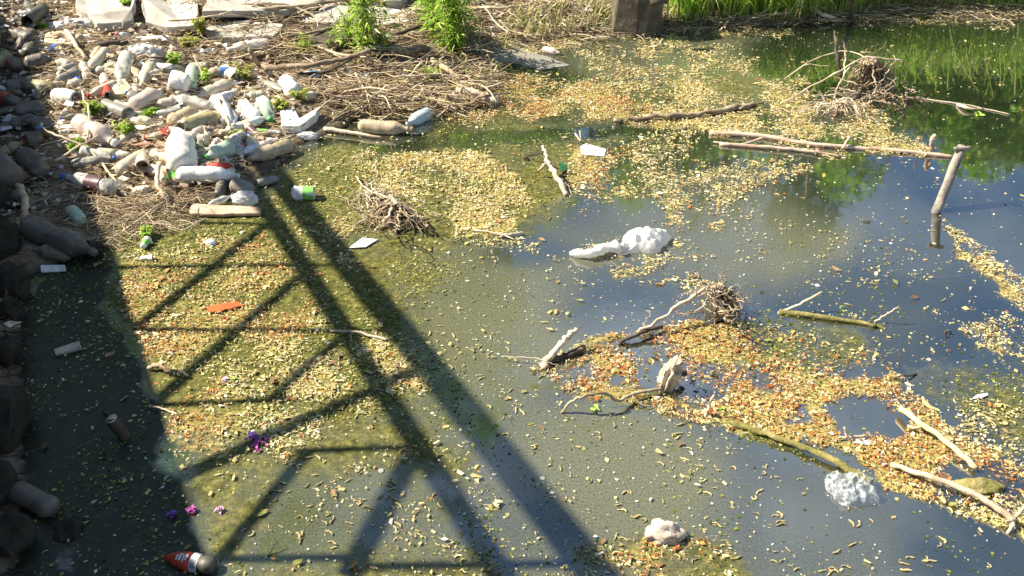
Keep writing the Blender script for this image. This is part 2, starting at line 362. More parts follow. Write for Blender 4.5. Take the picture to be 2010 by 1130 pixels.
FILM = field([
 ([(-300, 480), (1100, 440), (1480, 330), (1600, 420), (1500, 560), (1180, 640), (1060, 760), (1320, 830), (1480, 900), (1500, 1400), (-300, 1400)], .75, 90),
 ([(800, 480), (1180, 500), (1180, 640), (1000, 900), (1100, 1050), (1350, 1050), (1450, 900), (1250, 820), (900, 760)], 1, 60),
 ([(1150, 530), (1370, 540), (1330, 640), (1180, 680), (1110, 640)], .2, 80),
 ([(1000, 440), (1150, 480), (1120, 510), (930, 490)], .3, 40),
 ([(-300, 400), (200, 400), (300, 760), (400, 1100), (400, 1400), (-300, 1400)], .10, 50),  # film thinned here to deepen the shaded water
 ([(980, 310), (1060, 300), (1120, 400), (1080, 440), (1000, 400)], .6, 30),
 ([(1500, 430), (1720, 450), (1700, 560), (1500, 560)], .9, 60),
 ([(1480, 900), (1700, 980), (1760, 1130), (1750, 1400), (1400, 1400)], .45, 60),
 ([(1050, 80), (1450, 60), (1560, 180), (1500, 240), (1150, 150)], .8, 50),
 ([(1640, 780), (1790, 790), (1780, 860), (1650, 860)], .05, 20),
 ([(1480, 60), (2310, 20), (2310, 700), (1960, 640), (1860, 460), (1700, 330), (1560, 230)], .03, 50),
 ([(1560, 560), (1800, 480), (1900, 700), (1700, 700)], .25, 60),
 ], .15)
HOLES = [([(1640, 790), (1700, 770), (1790, 820), (1770, 860), (1640, 862)], 0, 14), ([(1262, 730), (1298, 735), (1300, 765), (1262, 760)], 0, 6), ([(1210, 735), (1255, 735), (1250, 755), (1205, 750)], 0.1, 6),
         ([(1640, 715), (1710, 715), (1720, 740), (1660, 745)], .05, 8), ([(1540, 800), (1580, 790), (1600, 830), (1530, 830)], .2, 8), ([(1870, 915), (1950, 925), (1930, 940), (1870, 940)], .1, 8)]
YEL = field([
 ([(680, 320), (740, 298), (960, 292), (1005, 325), (1035, 400), (1010, 445), (900, 462), (840, 430), (760, 380), (700, 380)], 1, 14),
 ([(590, 320), (700, 320), (760, 400), (640, 440), (580, 400)], .22, 30),
 ([(880, 180), (1000, 150), (1150, 160), (1350, 150), (1500, 195), (1300, 235), (1180, 240), (980, 235), (870, 235)], .95, 18),
 ([(1130, 85), (1330, 80), (1480, 110), (1480, 150), (1200, 160), (1100, 120)], .45, 25),
 ([(880, 120), (960, 75), (1200, 55), (1200, 85), (1000, 110), (930, 150)], .7, 15),
 ([(1180, 75), (1320, 80), (1500, 55), (1660, 30), (1640, 20), (1200, 40)], .7, 10),
 ([(1480, 60), (1650, 40), (2010, 25), (2310, 25), (2310, 50), (2010, 45), (1650, 55), (1500, 80)], .3, 8),
 ([(1120, 300), (1220, 300), (1270, 370), (1200, 400), (1120, 380)], .9, 15),
 ([(1220, 280), (1420, 320), (1620, 310), (1600, 330), (1450, 370), (1400, 440), (1300, 410), (1240, 370)], .5, 20),
 ([(1230, 230), (1500, 200), (1500, 160), (1560, 160), (1700, 210), (1850, 290), (1830, 310), (1620, 318), (1560, 290), (1400, 262), (1300, 262)], .7, 12),
 ([(1270, 390), (1400, 400), (1400, 440), (1300, 430)], .6, 15),
 ([(1150, 275), (1380, 265), (1390, 295), (1200, 300)], .4, 12),
 ([(340, 820), (420, 740), (560, 690), (740, 660), (830, 700), (900, 780), (860, 850), (700, 870), (560, 900), (360, 920), (320, 860)], .6, 25),
 ([(560, 700), (740, 670), (810, 700), (860, 780), (700, 830), (560, 790)], .85, 25),
 ([(225, 500), (560, 440), (650, 600), (640, 700), (300, 760), (260, 640)], .68, 25),
 ([(540, 400), (700, 420), (700, 540), (640, 520), (560, 460)], .6, 20), ([(590, 330), (720, 320), (760, 420), (640, 440)], .35, 20),
 ([(550, 880), (860, 860), (960, 1000), (900, 1100), (500, 1080)], .12, 40),
 ([(700, 860), (900, 800), (1000, 1000), (1130, 1130), (1130, 1300), (700, 1300)], .13, 40),
 ([(1840, 425), (1900, 455), (1975, 505), (2015, 545), (2080, 600), (2080, 650), (1960, 595), (1925, 540), (1875, 500), (1845, 450)], .8, 6),
 ([(1890, 640), (1960, 618), (2100, 640), (2100, 730), (2010, 705), (1930, 672)], .55, 10), ([(1770, 180), (1900, 195), (1990, 222), (1960, 226), (1860, 210), (1775, 192)], .55, 5),
 ([(1030, 730), (1180, 655), (1330, 640), (1500, 640), (1640, 700), (1750, 740), (1850, 830), (2010, 900), (2300, 1000), (2300, 1200), (2010, 1060), (1870, 1010), (1750, 965), (1640, 890), (1500, 850), (1400, 825), (1250, 790), (1130, 765)], .95, 10),
 ([(1450, 620), (1520, 640), (1660, 680), (1740, 720), (1640, 745), (1520, 700)], .3, 20),
 ([(1500, 600), (1700, 620), (1760, 640), (1640, 650), (1500, 630)], .3, 12),
 ([(1840, 770), (2010, 820), (2300, 900), (2300, 960), (2010, 900), (1880, 860)], .35, 25),
 ([(1140, 1075), (1260, 1050), (1400, 1060), (1430, 1130), (1430, 1300), (1140, 1300)], .5, 18),
 ([(1200, 520), (1300, 500), (1400, 495), (1400, 580), (1300, 560), (1210, 545)], .55, 14),
 ([(1110, 490), (1330, 460), (1340, 480), (1130, 510)], .6, 8),
 ([(900, 450), (1060, 460), (1120, 500), (1090, 512), (1000, 480), (890, 465)], .3, 8),
 ([(1280, 840), (1480, 860), (1560, 950), (1480, 1010), (1300, 900)], .05, 30),
 ([(60, 540), (205, 500), (300, 800), (330, 1000), (300, 1100), (60, 1100)], .05, 30),
 ([(420, 1105), (680, 1098), (680, 1300), (420, 1300)], .5, 10),
 ([(1560, 60), (2310, 60), (2310, 440), (1900, 440), (1860, 330), (1700, 200)], .004, 20),
 ([(1850, 330), (2310, 330), (2310, 520), (1960, 490), (1850, 440)], .006, 15)] + HOLES, .03)
ORA = field([
 ([(1180, 655), (1330, 640), (1500, 640), (1640, 700), (1750, 760), (1960, 900), (2010, 1000), (1700, 940), (1500, 850), (1330, 800), (1060, 740)], .85, 30),
 ([(400, 500), (620, 430), (650, 480), (620, 660), (560, 660), (280, 700), (240, 540)], .7, 30),
 ([(290, 740), (440, 750), (430, 900), (320, 900)], .75, 20),
 ([(1180, 1060), (1400, 1060), (1430, 1300), (1180, 1300)], .7, 20),
 ([(900, 130), (1200, 180), (1300, 240), (900, 245)], .45, 20),
 ([(1120, 300), (1220, 300), (1270, 370), (1200, 400), (1120, 380)], .35, 20),
 ([(560, 400), (720, 330), (740, 420), (640, 520), (560, 470)], .35, 20),
 ([(420, 1105), (680, 1098), (680, 1300), (420, 1300)], .6, 10),
 ], .10)
SHADE_WEED = field([([(-300, 480), (200, 500), (262, 600), (235, 680), (330, 780), (280, 880), (372, 960), (340, 1030), (430, 1100), (400, 1300), (-300, 1300)], 1, 60), ([(70, 560), (110, 545), (120, 600), (60, 650)], 0.2, 12), ([(75, 1060), (150, 1050), (170, 1120), (80, 1125)], .6, 25)], 0)  # dark weed patch, put in to deepen the bridge shade in the water colour
WATERM = np.clip(-sdist(X, Y) * 100, 0, 1)
def watermat(t, b):
    tc = N(t, 'ShaderNodeTexCoord'); o = tc.outputs['Object']; al = N(t, 'ShaderNodeAttribute', attribute_name='algae'); fi = N(t, 'ShaderNodeAttribute', attribute_name='film')
    def nz(s, d=6, r=.65):
        n = N(t, 'ShaderNodeTexNoise', Scale=s, Detail=d, Roughness=r); t.links.new(o, n.inputs['Vector']); return n.outputs[0]
    def ma(op, a, b_, cl=False):
        m = N(t, 'ShaderNodeMath', operation=op); m.use_clamp = cl
        for q, v in ((0, a), (1, b_)):
            if isinstance(v, (int, float)): m.inputs[q].default_value = v
            else: t.links.new(v, m.inputs[q])
        return m.outputs[0]
    big = nz(5, 7, .7); fine = nz(120, 4, .7)
    am = ma('MULTIPLY', ma('SUBTRACT', ma('ADD', al.outputs['Fac'], ma('MULTIPLY', ma('ADD', ma('SUBTRACT', big, .5), ma('MULTIPLY', ma('SUBTRACT', fine, .5), .6)), 1.3)), .38), 2.6, True)
    fm = ma('MULTIPLY', fi.outputs['Fac'], ma('ADD', ma('MULTIPLY', ma('SUBTRACT', fine, .45), 3.0), .65), True)
    fm2 = ma('MULTIPLY', fm, .82, True)
    gcol = ramp(t, nz(26, 9, .85), [(.34, (.016, .018, .005)), (.47, (.068, .068, .017)), (.56, (.145, .135, .036)), (.68, (.32, .27, .09))])
    m1 = N(t, 'ShaderNodeMix', data_type='RGBA'); t.links.new(fm2, m1.inputs[0]); m1.inputs[6].default_value = (.013, .018, .010, 1); m1.inputs[7].default_value = (.150, .150, .088, 1)
    m2 = N(t, 'ShaderNodeMix', data_type='RGBA'); t.links.new(am, m2.inputs[0]); t.links.new(m1.outputs[2], m2.inputs[6]); t.links.new(gcol, m2.inputs[7])
    mt = N(t, 'ShaderNodeAttribute', attribute_name='mat'); soup = nz(30, 7, .8)
    mm_ = ma('MULTIPLY', ma('SUBTRACT', ma('ADD', mt.outputs['Fac'], ma('MULTIPLY', ma('ADD', ma('SUBTRACT', big, .5), ma('SUBTRACT', soup, .5)), 1.6)), .47), 3.0, True)
    scol = ramp(t, nz(70, 6, .8), [(.34, (.03, .03, .008)), (.45, (.15, .13, .035)), (.54, (.33, .265, .085)), (.70, (.55, .44, .17))])
    m3 = N(t, 'ShaderNodeMix', data_type='RGBA'); t.links.new(mm_, m3.inputs[0]); t.links.new(m2.outputs[2], m3.inputs[6]); t.links.new(scol, m3.inputs[7])
    sl = N(t, 'ShaderNodeAttribute', attribute_name='shade_weed'); shade_m = ma('MULTIPLY', ma('SUBTRACT', ma('ADD', sl.outputs['Fac'], ma('MULTIPLY', ma('SUBTRACT', big, .5), 1.2)), .35), 3.0, True)
    shade_c = ramp(t, nz(22, 8, .8), [(.35, (.008, .010, .005)), (.55, (.022, .027, .011)), (.7, (.06, .06, .025))])
    m4 = N(t, 'ShaderNodeMix', data_type='RGBA'); t.links.new(shade_m, m4.inputs[0]); t.links.new(m3.outputs[2], m4.inputs[6]); t.links.new(shade_c, m4.inputs[7])
    t.links.new(m4.outputs[2], b.inputs['Base Color']); am = ma('MAXIMUM', ma('MAXIMUM', am, mm_), ma('MULTIPLY', shade_m, .97))
    t.links.new(ma('ADD', ma('ADD', .03, ma('MULTIPLY', fm, .05)), ma('MULTIPLY', am, .45)), b.inputs['Roughness'])
    b.inputs['IOR'].default_value = 2.9; t.links.new(ma('MULTIPLY', ma('SUBTRACT', 1.0, ma('MULTIPLY', am, .93)), ma('SUBTRACT', .78, ma('MULTIPLY', fi.outputs['Fac'], .62))), b.inputs['Specular IOR Level'])
    n1 = nz(14, 3, .5); bh = ma('ADD', ma('MULTIPLY', n1, .25), ma('MULTIPLY', am, ma('MULTIPLY', fine, .8)))
    bp = N(t, 'ShaderNodeBump', Strength=.12, Distance=.008); t.links.new(bh, bp.inputs['Height']); t.links.new(bp.outputs[0], b.inputs['Normal'])
WX, WY = axis(-5.5, 5.5, .03, 260), axis(1.2, 9.2, .03, 260)
x_, y_, q_ = grid(WX, WY); me = mk('water', np.stack([x_, y_, np.zeros_like(x_)], -1), q_)
px_, py_ = proj(x_, y_)
px_ = px_ + (fbm(x_ * 1.6, y_ * 1.6, 201) - .5) * 150; py_ = py_ + (fbm(x_ * 1.6, y_ * 1.6, 211) - .5) * 70
for nm, A in (('algae', ALG), ('film', FILM), ('mat', YEL), ('shade_weed', SHADE_WEED)):
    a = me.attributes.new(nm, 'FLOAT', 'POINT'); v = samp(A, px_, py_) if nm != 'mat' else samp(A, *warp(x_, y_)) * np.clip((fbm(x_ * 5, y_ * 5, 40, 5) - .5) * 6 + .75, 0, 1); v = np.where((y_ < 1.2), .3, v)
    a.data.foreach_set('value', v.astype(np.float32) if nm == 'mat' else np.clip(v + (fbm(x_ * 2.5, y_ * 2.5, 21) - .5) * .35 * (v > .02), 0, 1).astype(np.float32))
water = link('water', me, mat('murky_water', watermat)); tag(water, 'murky green pond water reflecting blue sky and trees', kind='structure')

# ------------------------------------------------------------------ the lattice-railed footbridge that throws the shadow (left of and above the frame)
A0, A1 = P(90, 30), P(400, 1090); ax = (A1 - A0).normalized(); ZD = 1.95
edge0 = A0 + SUN * (ZD / SUN.z)                           # a point of the deck's edge
nrm = Vector((-ax.y, ax.x, 0)); nrm = nrm if nrm.x > 0 else -nrm
br = empty('footbridge', edge0 - Vector((0, 0, ZD)), 'grey steel footbridge with lattice railing that casts its shadow on the pond', 'bridge')
def onplane(px, py):
    q = P(px, py); t = ((edge0 - q).dot(nrm)) / SUN.dot(nrm); return q + SUN * t
def box(name, a, b, w, h, m, parent, updir=None, off=0):
    d = (b - a); L = d.length; d.normalize(); u = (updir or Vector((0, 0, 1))); s = d.cross(u).normalized(); u = s.cross(d)
    V = [p + s * (w / 2 * i) + u * (h / 2 * j) + s * off for p in (a, b) for i, j in ((-1, -1), (1, -1), (1, 1), (-1, 1))]
    pl = Vector(parent.location); V = [v - pl for v in V]
    return link(name, mk(name, V, [(0, 1, 2, 3)[::-1], (4, 5, 6, 7), (0, 1, 5, 4), (1, 2, 6, 5), (2, 3, 7, 6), (3, 0, 4, 7)], False), m, parent)
c0, c1 = edge0 - ax * 14, edge0 + ax * 16
box('deck', c0 - nrm * 4.5 + Vector((0, 0, -.1)), c1 - nrm * 4.5 + Vector((0, 0, -.1)), 9, .2, M_concdk, br)  # deck widened and lowered to cut sky light over the left bank
box('sky_block_wall', c0 - nrm * 5 + Vector((0, 0, -1.2)), c1 - nrm * 5 + Vector((0, 0, -1.2)), .5, 2.2, M_concdk, br)  # unseen wall added under the deck to block sky light from the left
for k in (-12.5, 13.5):
    q = edge0 + ax * k - nrm * 2.6; box('pier', Vector((q.x, q.y, -1)), Vector((q.x, q.y, ZD - .2)), 4, .5, M_conc, br, updir=ax)
k_i = 0
def bar(name, p0, p1, wpx):
    global k_i; k_i += 1
    a, b = onplane(*p0), onplane(*p1); w = wpx / sc((p0[1] + p1[1]) / 2) * .95
    d = (b - a).normalized(); box(name, a - d * .02, b + d * .02, w * .92, w * .92, M_steel, br, updir=nrm, off=0)
def ext(p0, p1, n0, n1, w, name):
    a, b = onplane(*p0), onplane(*p1); d = (b - a).normalized(); a2, b2 = a - d * n0, b + d * n1
    box(name, a2, b2, w, w, M_steel, br)
ext((530, 418), (960, 1090), .55, 9, .055, 'lower_rail'); ext((590, 405), (1150, 1100), .7, 9, .08, 'handrail')
ext((232, -60), (283, 53), 6, 0, .05, 'lower_rail'); ext((262, -60), (342, 62), 6, 0, .07, 'handrail')  # gap left between the rail runs so the bottle heap stays sunlit
for p0, p1, w in [((380, 437), (525, 440), 9), ((235, 525), (640, 520), 11), ((265, 648), (790, 650), 12), ((305, 795), (560, 785), 14), ((590, 885), (800, 878), 16),
                  ((420, 1098), (690, 1094), 18), ((700, 1112), (1100, 1106), 20), ((525, 440), (275, 640), 15), ((600, 535), (310, 785), 17), ((690, 645), (540, 780), 17),
                  ((815, 730), (335, 945), 30), ((600, 890), (430, 1100), 20), ((810, 890), (690, 1120), 30), ((246, 0), (183, 32), 10), ((150, 0), (178, 34), 8), ((300, 40), (262, 62), 8)]:
    bar('lattice_bar', p0, p1, w)
# ------------------------------------------------------------------ trees and scrub beyond the far bank (seen as reflections)
LEAFQ = ([(-.5, 0, 0), (0, -.22, .06), (.5, 0, 0), (0, .22, .06)], [(0, 1, 2, 3)])
def foliage(center, clumps, n, size, cols, name='crown', parent=None, label=None):
    ps = []
    for (ox, oy, oz, rx, ry, rz), k in zip(clumps, [n // len(clumps)] * len(clumps)):
        d = RNG.normal(size=(k, 3)); d /= np.linalg.norm(d, axis=1)[:, None]; r = RNG.random(k) ** .45
        ps.append(d * r[:, None] * np.array([rx, ry, rz]) + np.array([ox, oy, oz]))
    p = np.concatenate(ps); m = len(p); c = np.array(cols)[RNG.integers(0, len(cols), m)] * RNG.uniform(.75, 1.25, (m, 1))
    return scatter(name, [LEAFQ], p, RNG.uniform(0, 6.28, m), RNG.uniform(-1.2, 1.2, m), RNG.uniform(.7, 1.3, m) * size, c, M_leafy, None, None, None, False, parent)
GRN = [(.14, .28, .03), (.18, .34, .04), (.24, .40, .06), (.09, .18, .03)]
for i, (tx, ty, th, lb) in enumerate([(1.6, 10.6, 3.2, 'leafy willow scrub behind the grass left of the dark stake'), (3.2, 10.3, 2.9, 'leafy willow scrub straight behind the dark stake'), (4.7, 10.6, 2.7, 'rounded green scrub right of the dark stake'),
                                      (6.2, 10.2, 2.5, 'rounded green scrub behind the right end of the grass'), (7.9, 10.4, 2.7, 'green scrub past the right end of the pond'), (9.7, 10.0, 2.6, 'rightmost green scrub beyond the pond'), (-.2, 10.9, 3.1, 'green scrub behind the brown concrete stub')]):
    t_ = empty('shrub', (tx, ty, H(tx, ty) - .05), lb, 'shrub', 'scrub behind the far bank grass'); V, Fc = [], []
    for k in range(8):
        a = random.uniform(0, 6.28); r = .8; tube(V, Fc, smoothline([(0, 0, 0), (math.cos(a) * r * .4, math.sin(a) * r * .4, th * .4), (math.cos(a) * r, math.sin(a) * r, th * .8)]), .03, .008, 5)
    link('stems', mk('stems', V, Fc), M_bark, t_)
    foliage(None, [(random.uniform(-.75, .75), random.uniform(-.5, .5), th * random.uniform(.12, .88), .42, .4, .36) for k in range(20)], 7500, .11, [(.24, .44, .04), (.32, .52, .06), (.16, .32, .03), (.42, .56, .10)], 'foliage', t_)
tinfo = [(-9.5, 16.5, 14, 'tallest added tree far left behind the rubbish bank'), (-5.6, 18.5, 13, 'added tall tree second from the left behind the rubbish bank'), (-1.6, 18.5, 8.2, 'tall tree right of the two tall ones behind the rubbish bank'),  # first two trees added so the shaded water mirrors less sky
         (-6, 14, 4.6, 'broad green tree left of the others beyond the far bank'), (-2.5, 15.5, 5.0, 'dark green tree standing behind the concrete block beyond the far bank'),
         (.6, 13.5, 4.4, 'low bushy tree right of the concrete block beyond the far bank'), (3.4, 14.2, 5.3, 'tallest green tree behind the reeds beyond the far bank'),
         (6.3, 13, 3.3, 'small green tree right of the tallest one beyond the far bank'), (9.0, 13.5, 2.9, 'low tree second from the right beyond the far bank'),
         (12.0, 12.5, 3.9, 'rightmost green tree beyond the far bank')]
for i, (tx, ty, th, lb) in enumerate(tinfo):
    tz = H(tx, ty) - .05; t_ = empty('broadleaf_tree', (tx, ty, tz), lb, 'tree', 'trees beyond the far bank')
    V, Fc = [], []; tube(V, Fc, smoothline([(0, 0, 0), (.1, .05, th * .3), (-.05, .1, th * .6), (.05, 0, th * .85)]), .13, .03, 8); 
    for k in range(9):
        a = random.uniform(0, 6.28); z0 = th * random.uniform(.2, .7); r = th * .32
        tube(V, Fc, smoothline([(0, 0, z0), (math.cos(a) * r * .5, math.sin(a) * r * .5, z0 + .25 * r), (math.cos(a) * r, math.sin(a) * r, z0 + .6 * r)]), .045, .012, 5)
    link('trunk', mk('trunk', V, Fc), M_bark, t_)
    cl = []
    for k in range(22):
        a = random.uniform(0, 6.28); r = th * .36 * math.sqrt(random.random()); z0 = th * random.uniform(.18, .9); s = th * random.uniform(.10, .19) * (1.1 - .4 * z0 / th)
        cl.append((math.cos(a) * r, math.sin(a) * r, z0, s * 1.2, s * 1.2, s))
    foliage(None, cl, 11000, .13 * max(1, th / 5), GRN, 'crown', t_)
# ------------------------------------------------------------------ floating litter
def curl(bend, n=6, sides=4, r=.09, tw=.0):
    V, Fc = [], []; q = []
    ang = -bend / 2; x = y = 0; pts = [(0, 0)]
    for i in range(n): x += math.cos(ang) / n; y += math.sin(ang) / n; pts.append((x, y)); ang += bend / n * (1 + tw * (i - n / 2))
    cx = sum(p[0] for p in pts) / len(pts); cy = sum(p[1] for p in pts) / len(pts)
    rs = [r * (.45 + .75 * math.sin(math.pi * (i + .6) / (n + 1.2))) * random.uniform(.8, 1.2) for i in range(n + 1)]
    tube(V, Fc, [Vector((p[0] - cx, p[1] - cy, 0)) for p in pts], 0, 0, sides, .2, 0, rs)
    Fc = [f for f in Fc if len(f) == 4 and max(f) - min(f) <= 2 * sides][: n * sides]
    return [tuple(v) for v in V], Fc
CURLS = [curl(b, 5, 3, .085, t) for b, t in ((.3, 0), (1.2, .1), (-.8, 0), (1.9, .2), (-1.6, .1), (.6, -.6), (2.8, .1), (-.2, 0))]
def cands(n, x0=-4.6, x1=5.4, y0=1.25, y1=8.6):
    x = RNG.uniform(x0, x1, n); y = RNG.uniform(y0, y1, n); keep = sdist(x, y) < .03
    x, y = x[keep], y[keep]; px, py = warp(x, y); return x, y, px, py
YC = np.array([(.74, .63, .30), (.70, .54, .22), (.78, .70, .42), (.58, .52, .18), (.66, .58, .30), (.50, .40, .17)])
OC = np.array([(.50, .19, .045), (.60, .30, .09), (.42, .13, .03), (.66, .44, .18), (.30, .15, .06), (.55, .40, .2)])
def colmix(ora, n):
    c = YC[RNG.integers(0, len(YC), n)]; o = OC[RNG.integers(0, len(OC), n)]
    m = RNG.random(n) < ora * .8; return np.where(m[:, None], o, c) * RNG.uniform(.7, 1.15, (n, 1))
x, y, px, py = cands(520000)
d = samp(YEL, px, py); nzv = fbm(x * 5, y * 5, 40, 5); nz2 = fbm(x * 22, y * 18, 60, 3); o_ = np.clip(samp(ORA, px, py) + (fbm(x * 6, y * 6, 77) - .5) * 1.6 * (samp(ORA, px, py) > .15), 0, 1)
pr = d * np.clip((nzv - .5) * 5 + .35 + d * .95, 0.02, 1.2) * np.clip((nz2 - .5) * 5 + .55 + .3 * d, .04, 1.2) * np.where(d > .12, 1, np.clip((fbm(x * 7, y * 7, 301, 3) - .55) * 9, .03, 1) * 1.1)
k = RNG.random(len(x)) < pr; x, y, o_, d = x[k], y[k], o_[k], d[k]; n = len(x); print('catkins', n)
strand = (fbm(x * 1.5, y * 1.5, 90) - .5) * 7
z = RNG.uniform(.001, .006, n) + RNG.random(n) * .010 * d
scatter('catkin_litter', CURLS, np.stack([x, y, z], -1), strand + RNG.normal(0, .7, n), RNG.uniform(-.4, .4, n), (RNG.gamma(3.2, .0044, n) + .002) * (1 - .4 * o_), colmix(o_, n), M_litter,
        'drifts of yellow and orange catkins floating on the pond', 'floating litter')
# flakes, bud scales and chaff
FL = [([(-.5, -.2, 0), (.5, -.15, .05), (.4, .2, 0), (-.4, .22, .08)], [(0, 1, 2, 3)]), ([(-.5, 0, 0), (0, -.3, .1), (.5, 0, .02), (0, .3, .1)], [(0, 1, 2, 3)])]
x, y, px, py = cands(1000000); d = samp(YEL, px, py); oo = samp(ORA, px, py); o_ = np.clip(oo * 1.2 + (fbm(x * 6, y * 6, 77) - .5) * 2 * (oo > .15), 0, 1)
pr = (d * .95 + .012) * np.clip((fbm(x * 5, y * 5, 40, 5) - .5) * 5 + .35 + d * .95, .05, 1.2) * np.clip((fbm(x * 16, y * 14, 65, 3) - .5) * 5 + .7, .15, 1.2)
k = RNG.random(len(x)) < pr; x, y, o_, d = x[k], y[k], o_[k], d[k]; n = len(x); print('flakes', n)
cc = colmix(o_, n); bright = RNG.random(n) < .06; cc[bright] = (.72, .70, .62)
scatter('chaff_litter', FL, np.stack([x, y, RNG.uniform(.002, .012, n)], -1), RNG.uniform(0, 6.28, n), RNG.uniform(-.6, .6, n), RNG.gamma(3, .0030, n) + .002, cc, M_litter,
        'small orange and straw coloured flakes floating among the catkins', 'floating litter', smooth=False)
# duckweed
DW = [([(.5, 0, 0), (.1, .45, .05), (-.45, .25, 0), (-.4, -.3, .06), (.15, -.45, 0)], [(0, 1, 2, 3, 4)])]
x, y, px, py = cands(700000); a = samp(ALG, px, py); pr = a ** 1.3 * np.clip((fbm(x * 4, y * 4, 51, 5) - .42) * 5, .03, 1.1) * .75
k = RNG.random(len(x)) < pr; x, y = x[k], y[k]; n = len(x); print('duckweed', n)
DC = np.array([(.08, .12, .015), (.16, .19, .025), (.24, .24, .04), (.05, .07, .012), (.36, .33, .10), (.46, .42, .18)])
scatter('duckweed', DW, np.stack([x, y, RNG.uniform(.001, .004, n)], -1), RNG.uniform(0, 6.28, n), RNG.uniform(-.25, .25, n), RNG.gamma(4, .0015, n) + .002, DC[RNG.integers(0, 6, n)] * RNG.uniform(.7, 1.2, (n, 1)), M_litter,
        'green duckweed and algae specks spread over the water', 'duckweed', smooth=False)
# whole dead leaves and bark bits among it
LF = [([(-.5, 0, .02), (-.2, -.22, .08), (.25, -.17, .02), (.5, 0, .10), (.2, .20, .09), (-.25, .17, 0)], [(0, 1, 2, 3), (0, 3, 4, 5)]), ([(-.5, -.1, 0), (.1, -.25, .12), (.5, .05, .02), (-.1, .25, .05), (-.4, .2, .1), (-.45, .05, .02)], [(0, 1, 2, 3), (0, 3, 4, 5)])]
x, y, px, py = cands(26000); d = samp(YEL, px, py); k = RNG.random(len(x)) < .012 + .16 * d; x, y = x[k], y[k]; n = len(x)
LC = np.array([(.30, .18, .08), (.42, .27, .12), (.20, .12, .06), (.50, .38, .18), (.34, .34, .08), (.14, .10, .05)])
scatter('dead_leaves', LF, np.stack([x, y, RNG.uniform(.003, .012, n)], -1), RNG.uniform(0, 6.28, n), RNG.uniform(-.3, .3, n), RNG.uniform(.015, .05, n), LC[RNG.integers(0, 6, n)] * RNG.uniform(.7, 1.2, (n, 1)), M_litter, 'brown dead leaves and bark flakes lying among the floating catkins', 'floating litter', smooth=False)
# pale seed fluff and dust specks
x, y, px, py = cands(26000); a = samp(FILM, px, py); k = RNG.random(len(x)) < .12 + .5 * a; x, y = x[k], y[k]; n = len(x)
scatter('seed_specks', DW, np.stack([x, y, RNG.uniform(.002, .004, n)], -1), RNG.uniform(0, 6.28, n), RNG.uniform(-.4, .4, n), RNG.gamma(3, .0015, n) + .002, np.tile((.55, .53, .45), (n, 1)) * RNG.uniform(.4, 1.25, (n, 1)), M_litter,
        'pale seed fluff specks scattered over the open water', 'floating litter', smooth=False)
# single catkins on the open foreground water: each an object
M_cat = noisecol('catkin', [(.3, (.46, .37, .15)), (.6, (.70, .60, .31))], 60, .8, .8, 300, rand=.3, trans=.2)
cms = []
for i in range(10):
    V, Fc = [], []; b = random.gauss(0, 1.0); ang = 0; p = Vector((0, 0, 0)); pts = [p.copy()]
    for k in range(9): p = p + Vector((math.cos(ang), math.sin(ang), 0)) * .0052; ang += b / 9 + random.gauss(0, .30); pts.append(p.copy() + Vector((0, 0, random.uniform(-.001, .002))))
    c_ = sum(pts, Vector()) / 10; rs = [.0036 * (.4 + .8 * math.sin(math.pi * (j + .7) / 10.5)) * random.uniform(.75, 1.25) for j in range(10)]
    tube(V, Fc, [q - c_ for q in pts], 0, 0, 6, .28, 0, rs); m_ = mk('catkin', V, Fc); m_.materials.append(M_cat); cms.append(m_)
nc = 0; tries = 0; SHAPES = {}
zones = [([(900, 560), (1130, 560), (1080, 700), (1100, 800), (1350, 850), (1550, 900), (1640, 960), (1850, 1040), (2010, 1080), (2010, 1128), (1450, 1128), (1150, 1060), (1000, 900), (880, 760), (820, 600)], 'curled yellow catkin floating singly on the open grey water right of the bridge shadow', 'single catkins on the open grey water', 130),
         ([(560, 900), (840, 870), (940, 1060), (460, 1070)], 'curled yellow catkin floating inside the lower bays of the bridge shadow', 'single catkins inside the bridge shadow', 60),
         ([(1480, 340), (1850, 440), (1900, 640), (1600, 600), (1450, 480)], 'small yellow catkin floating on the blue water right of the white bag', 'single catkins on the blue water', 60)]
for poly, lb, gp, num in zones:
    xs_ = [p[0] for p in poly]; ys_ = [p[1] for p in poly]; cnt = 0
    while cnt < num:
        qx, qy = random.uniform(min(xs_), max(xs_)), random.uniform(min(ys_), max(ys_))
        if not in_poly(np.array([qx]), np.array([qy]), poly)[0]: continue
        if cnt % 3 == 2: qx, qy = last[0] + random.gauss(0, 16), last[1] + random.gauss(0, 9)
        last = (qx, qy)
        o = bpy.data.objects.new('catkin', random.choice(cms)); C.objects.link(o); o.location = P(qx, qy, .004); s = random.uniform(.4, .85) * (.75 if qy < 640 else 1)
        o.scale = (s, s, s); o.rotation_euler = (random.uniform(-.1, .1), random.uniform(-.1, .1), random.gauss(0, .9)); tag(o, lb, 'catkin', gp); cnt += 1

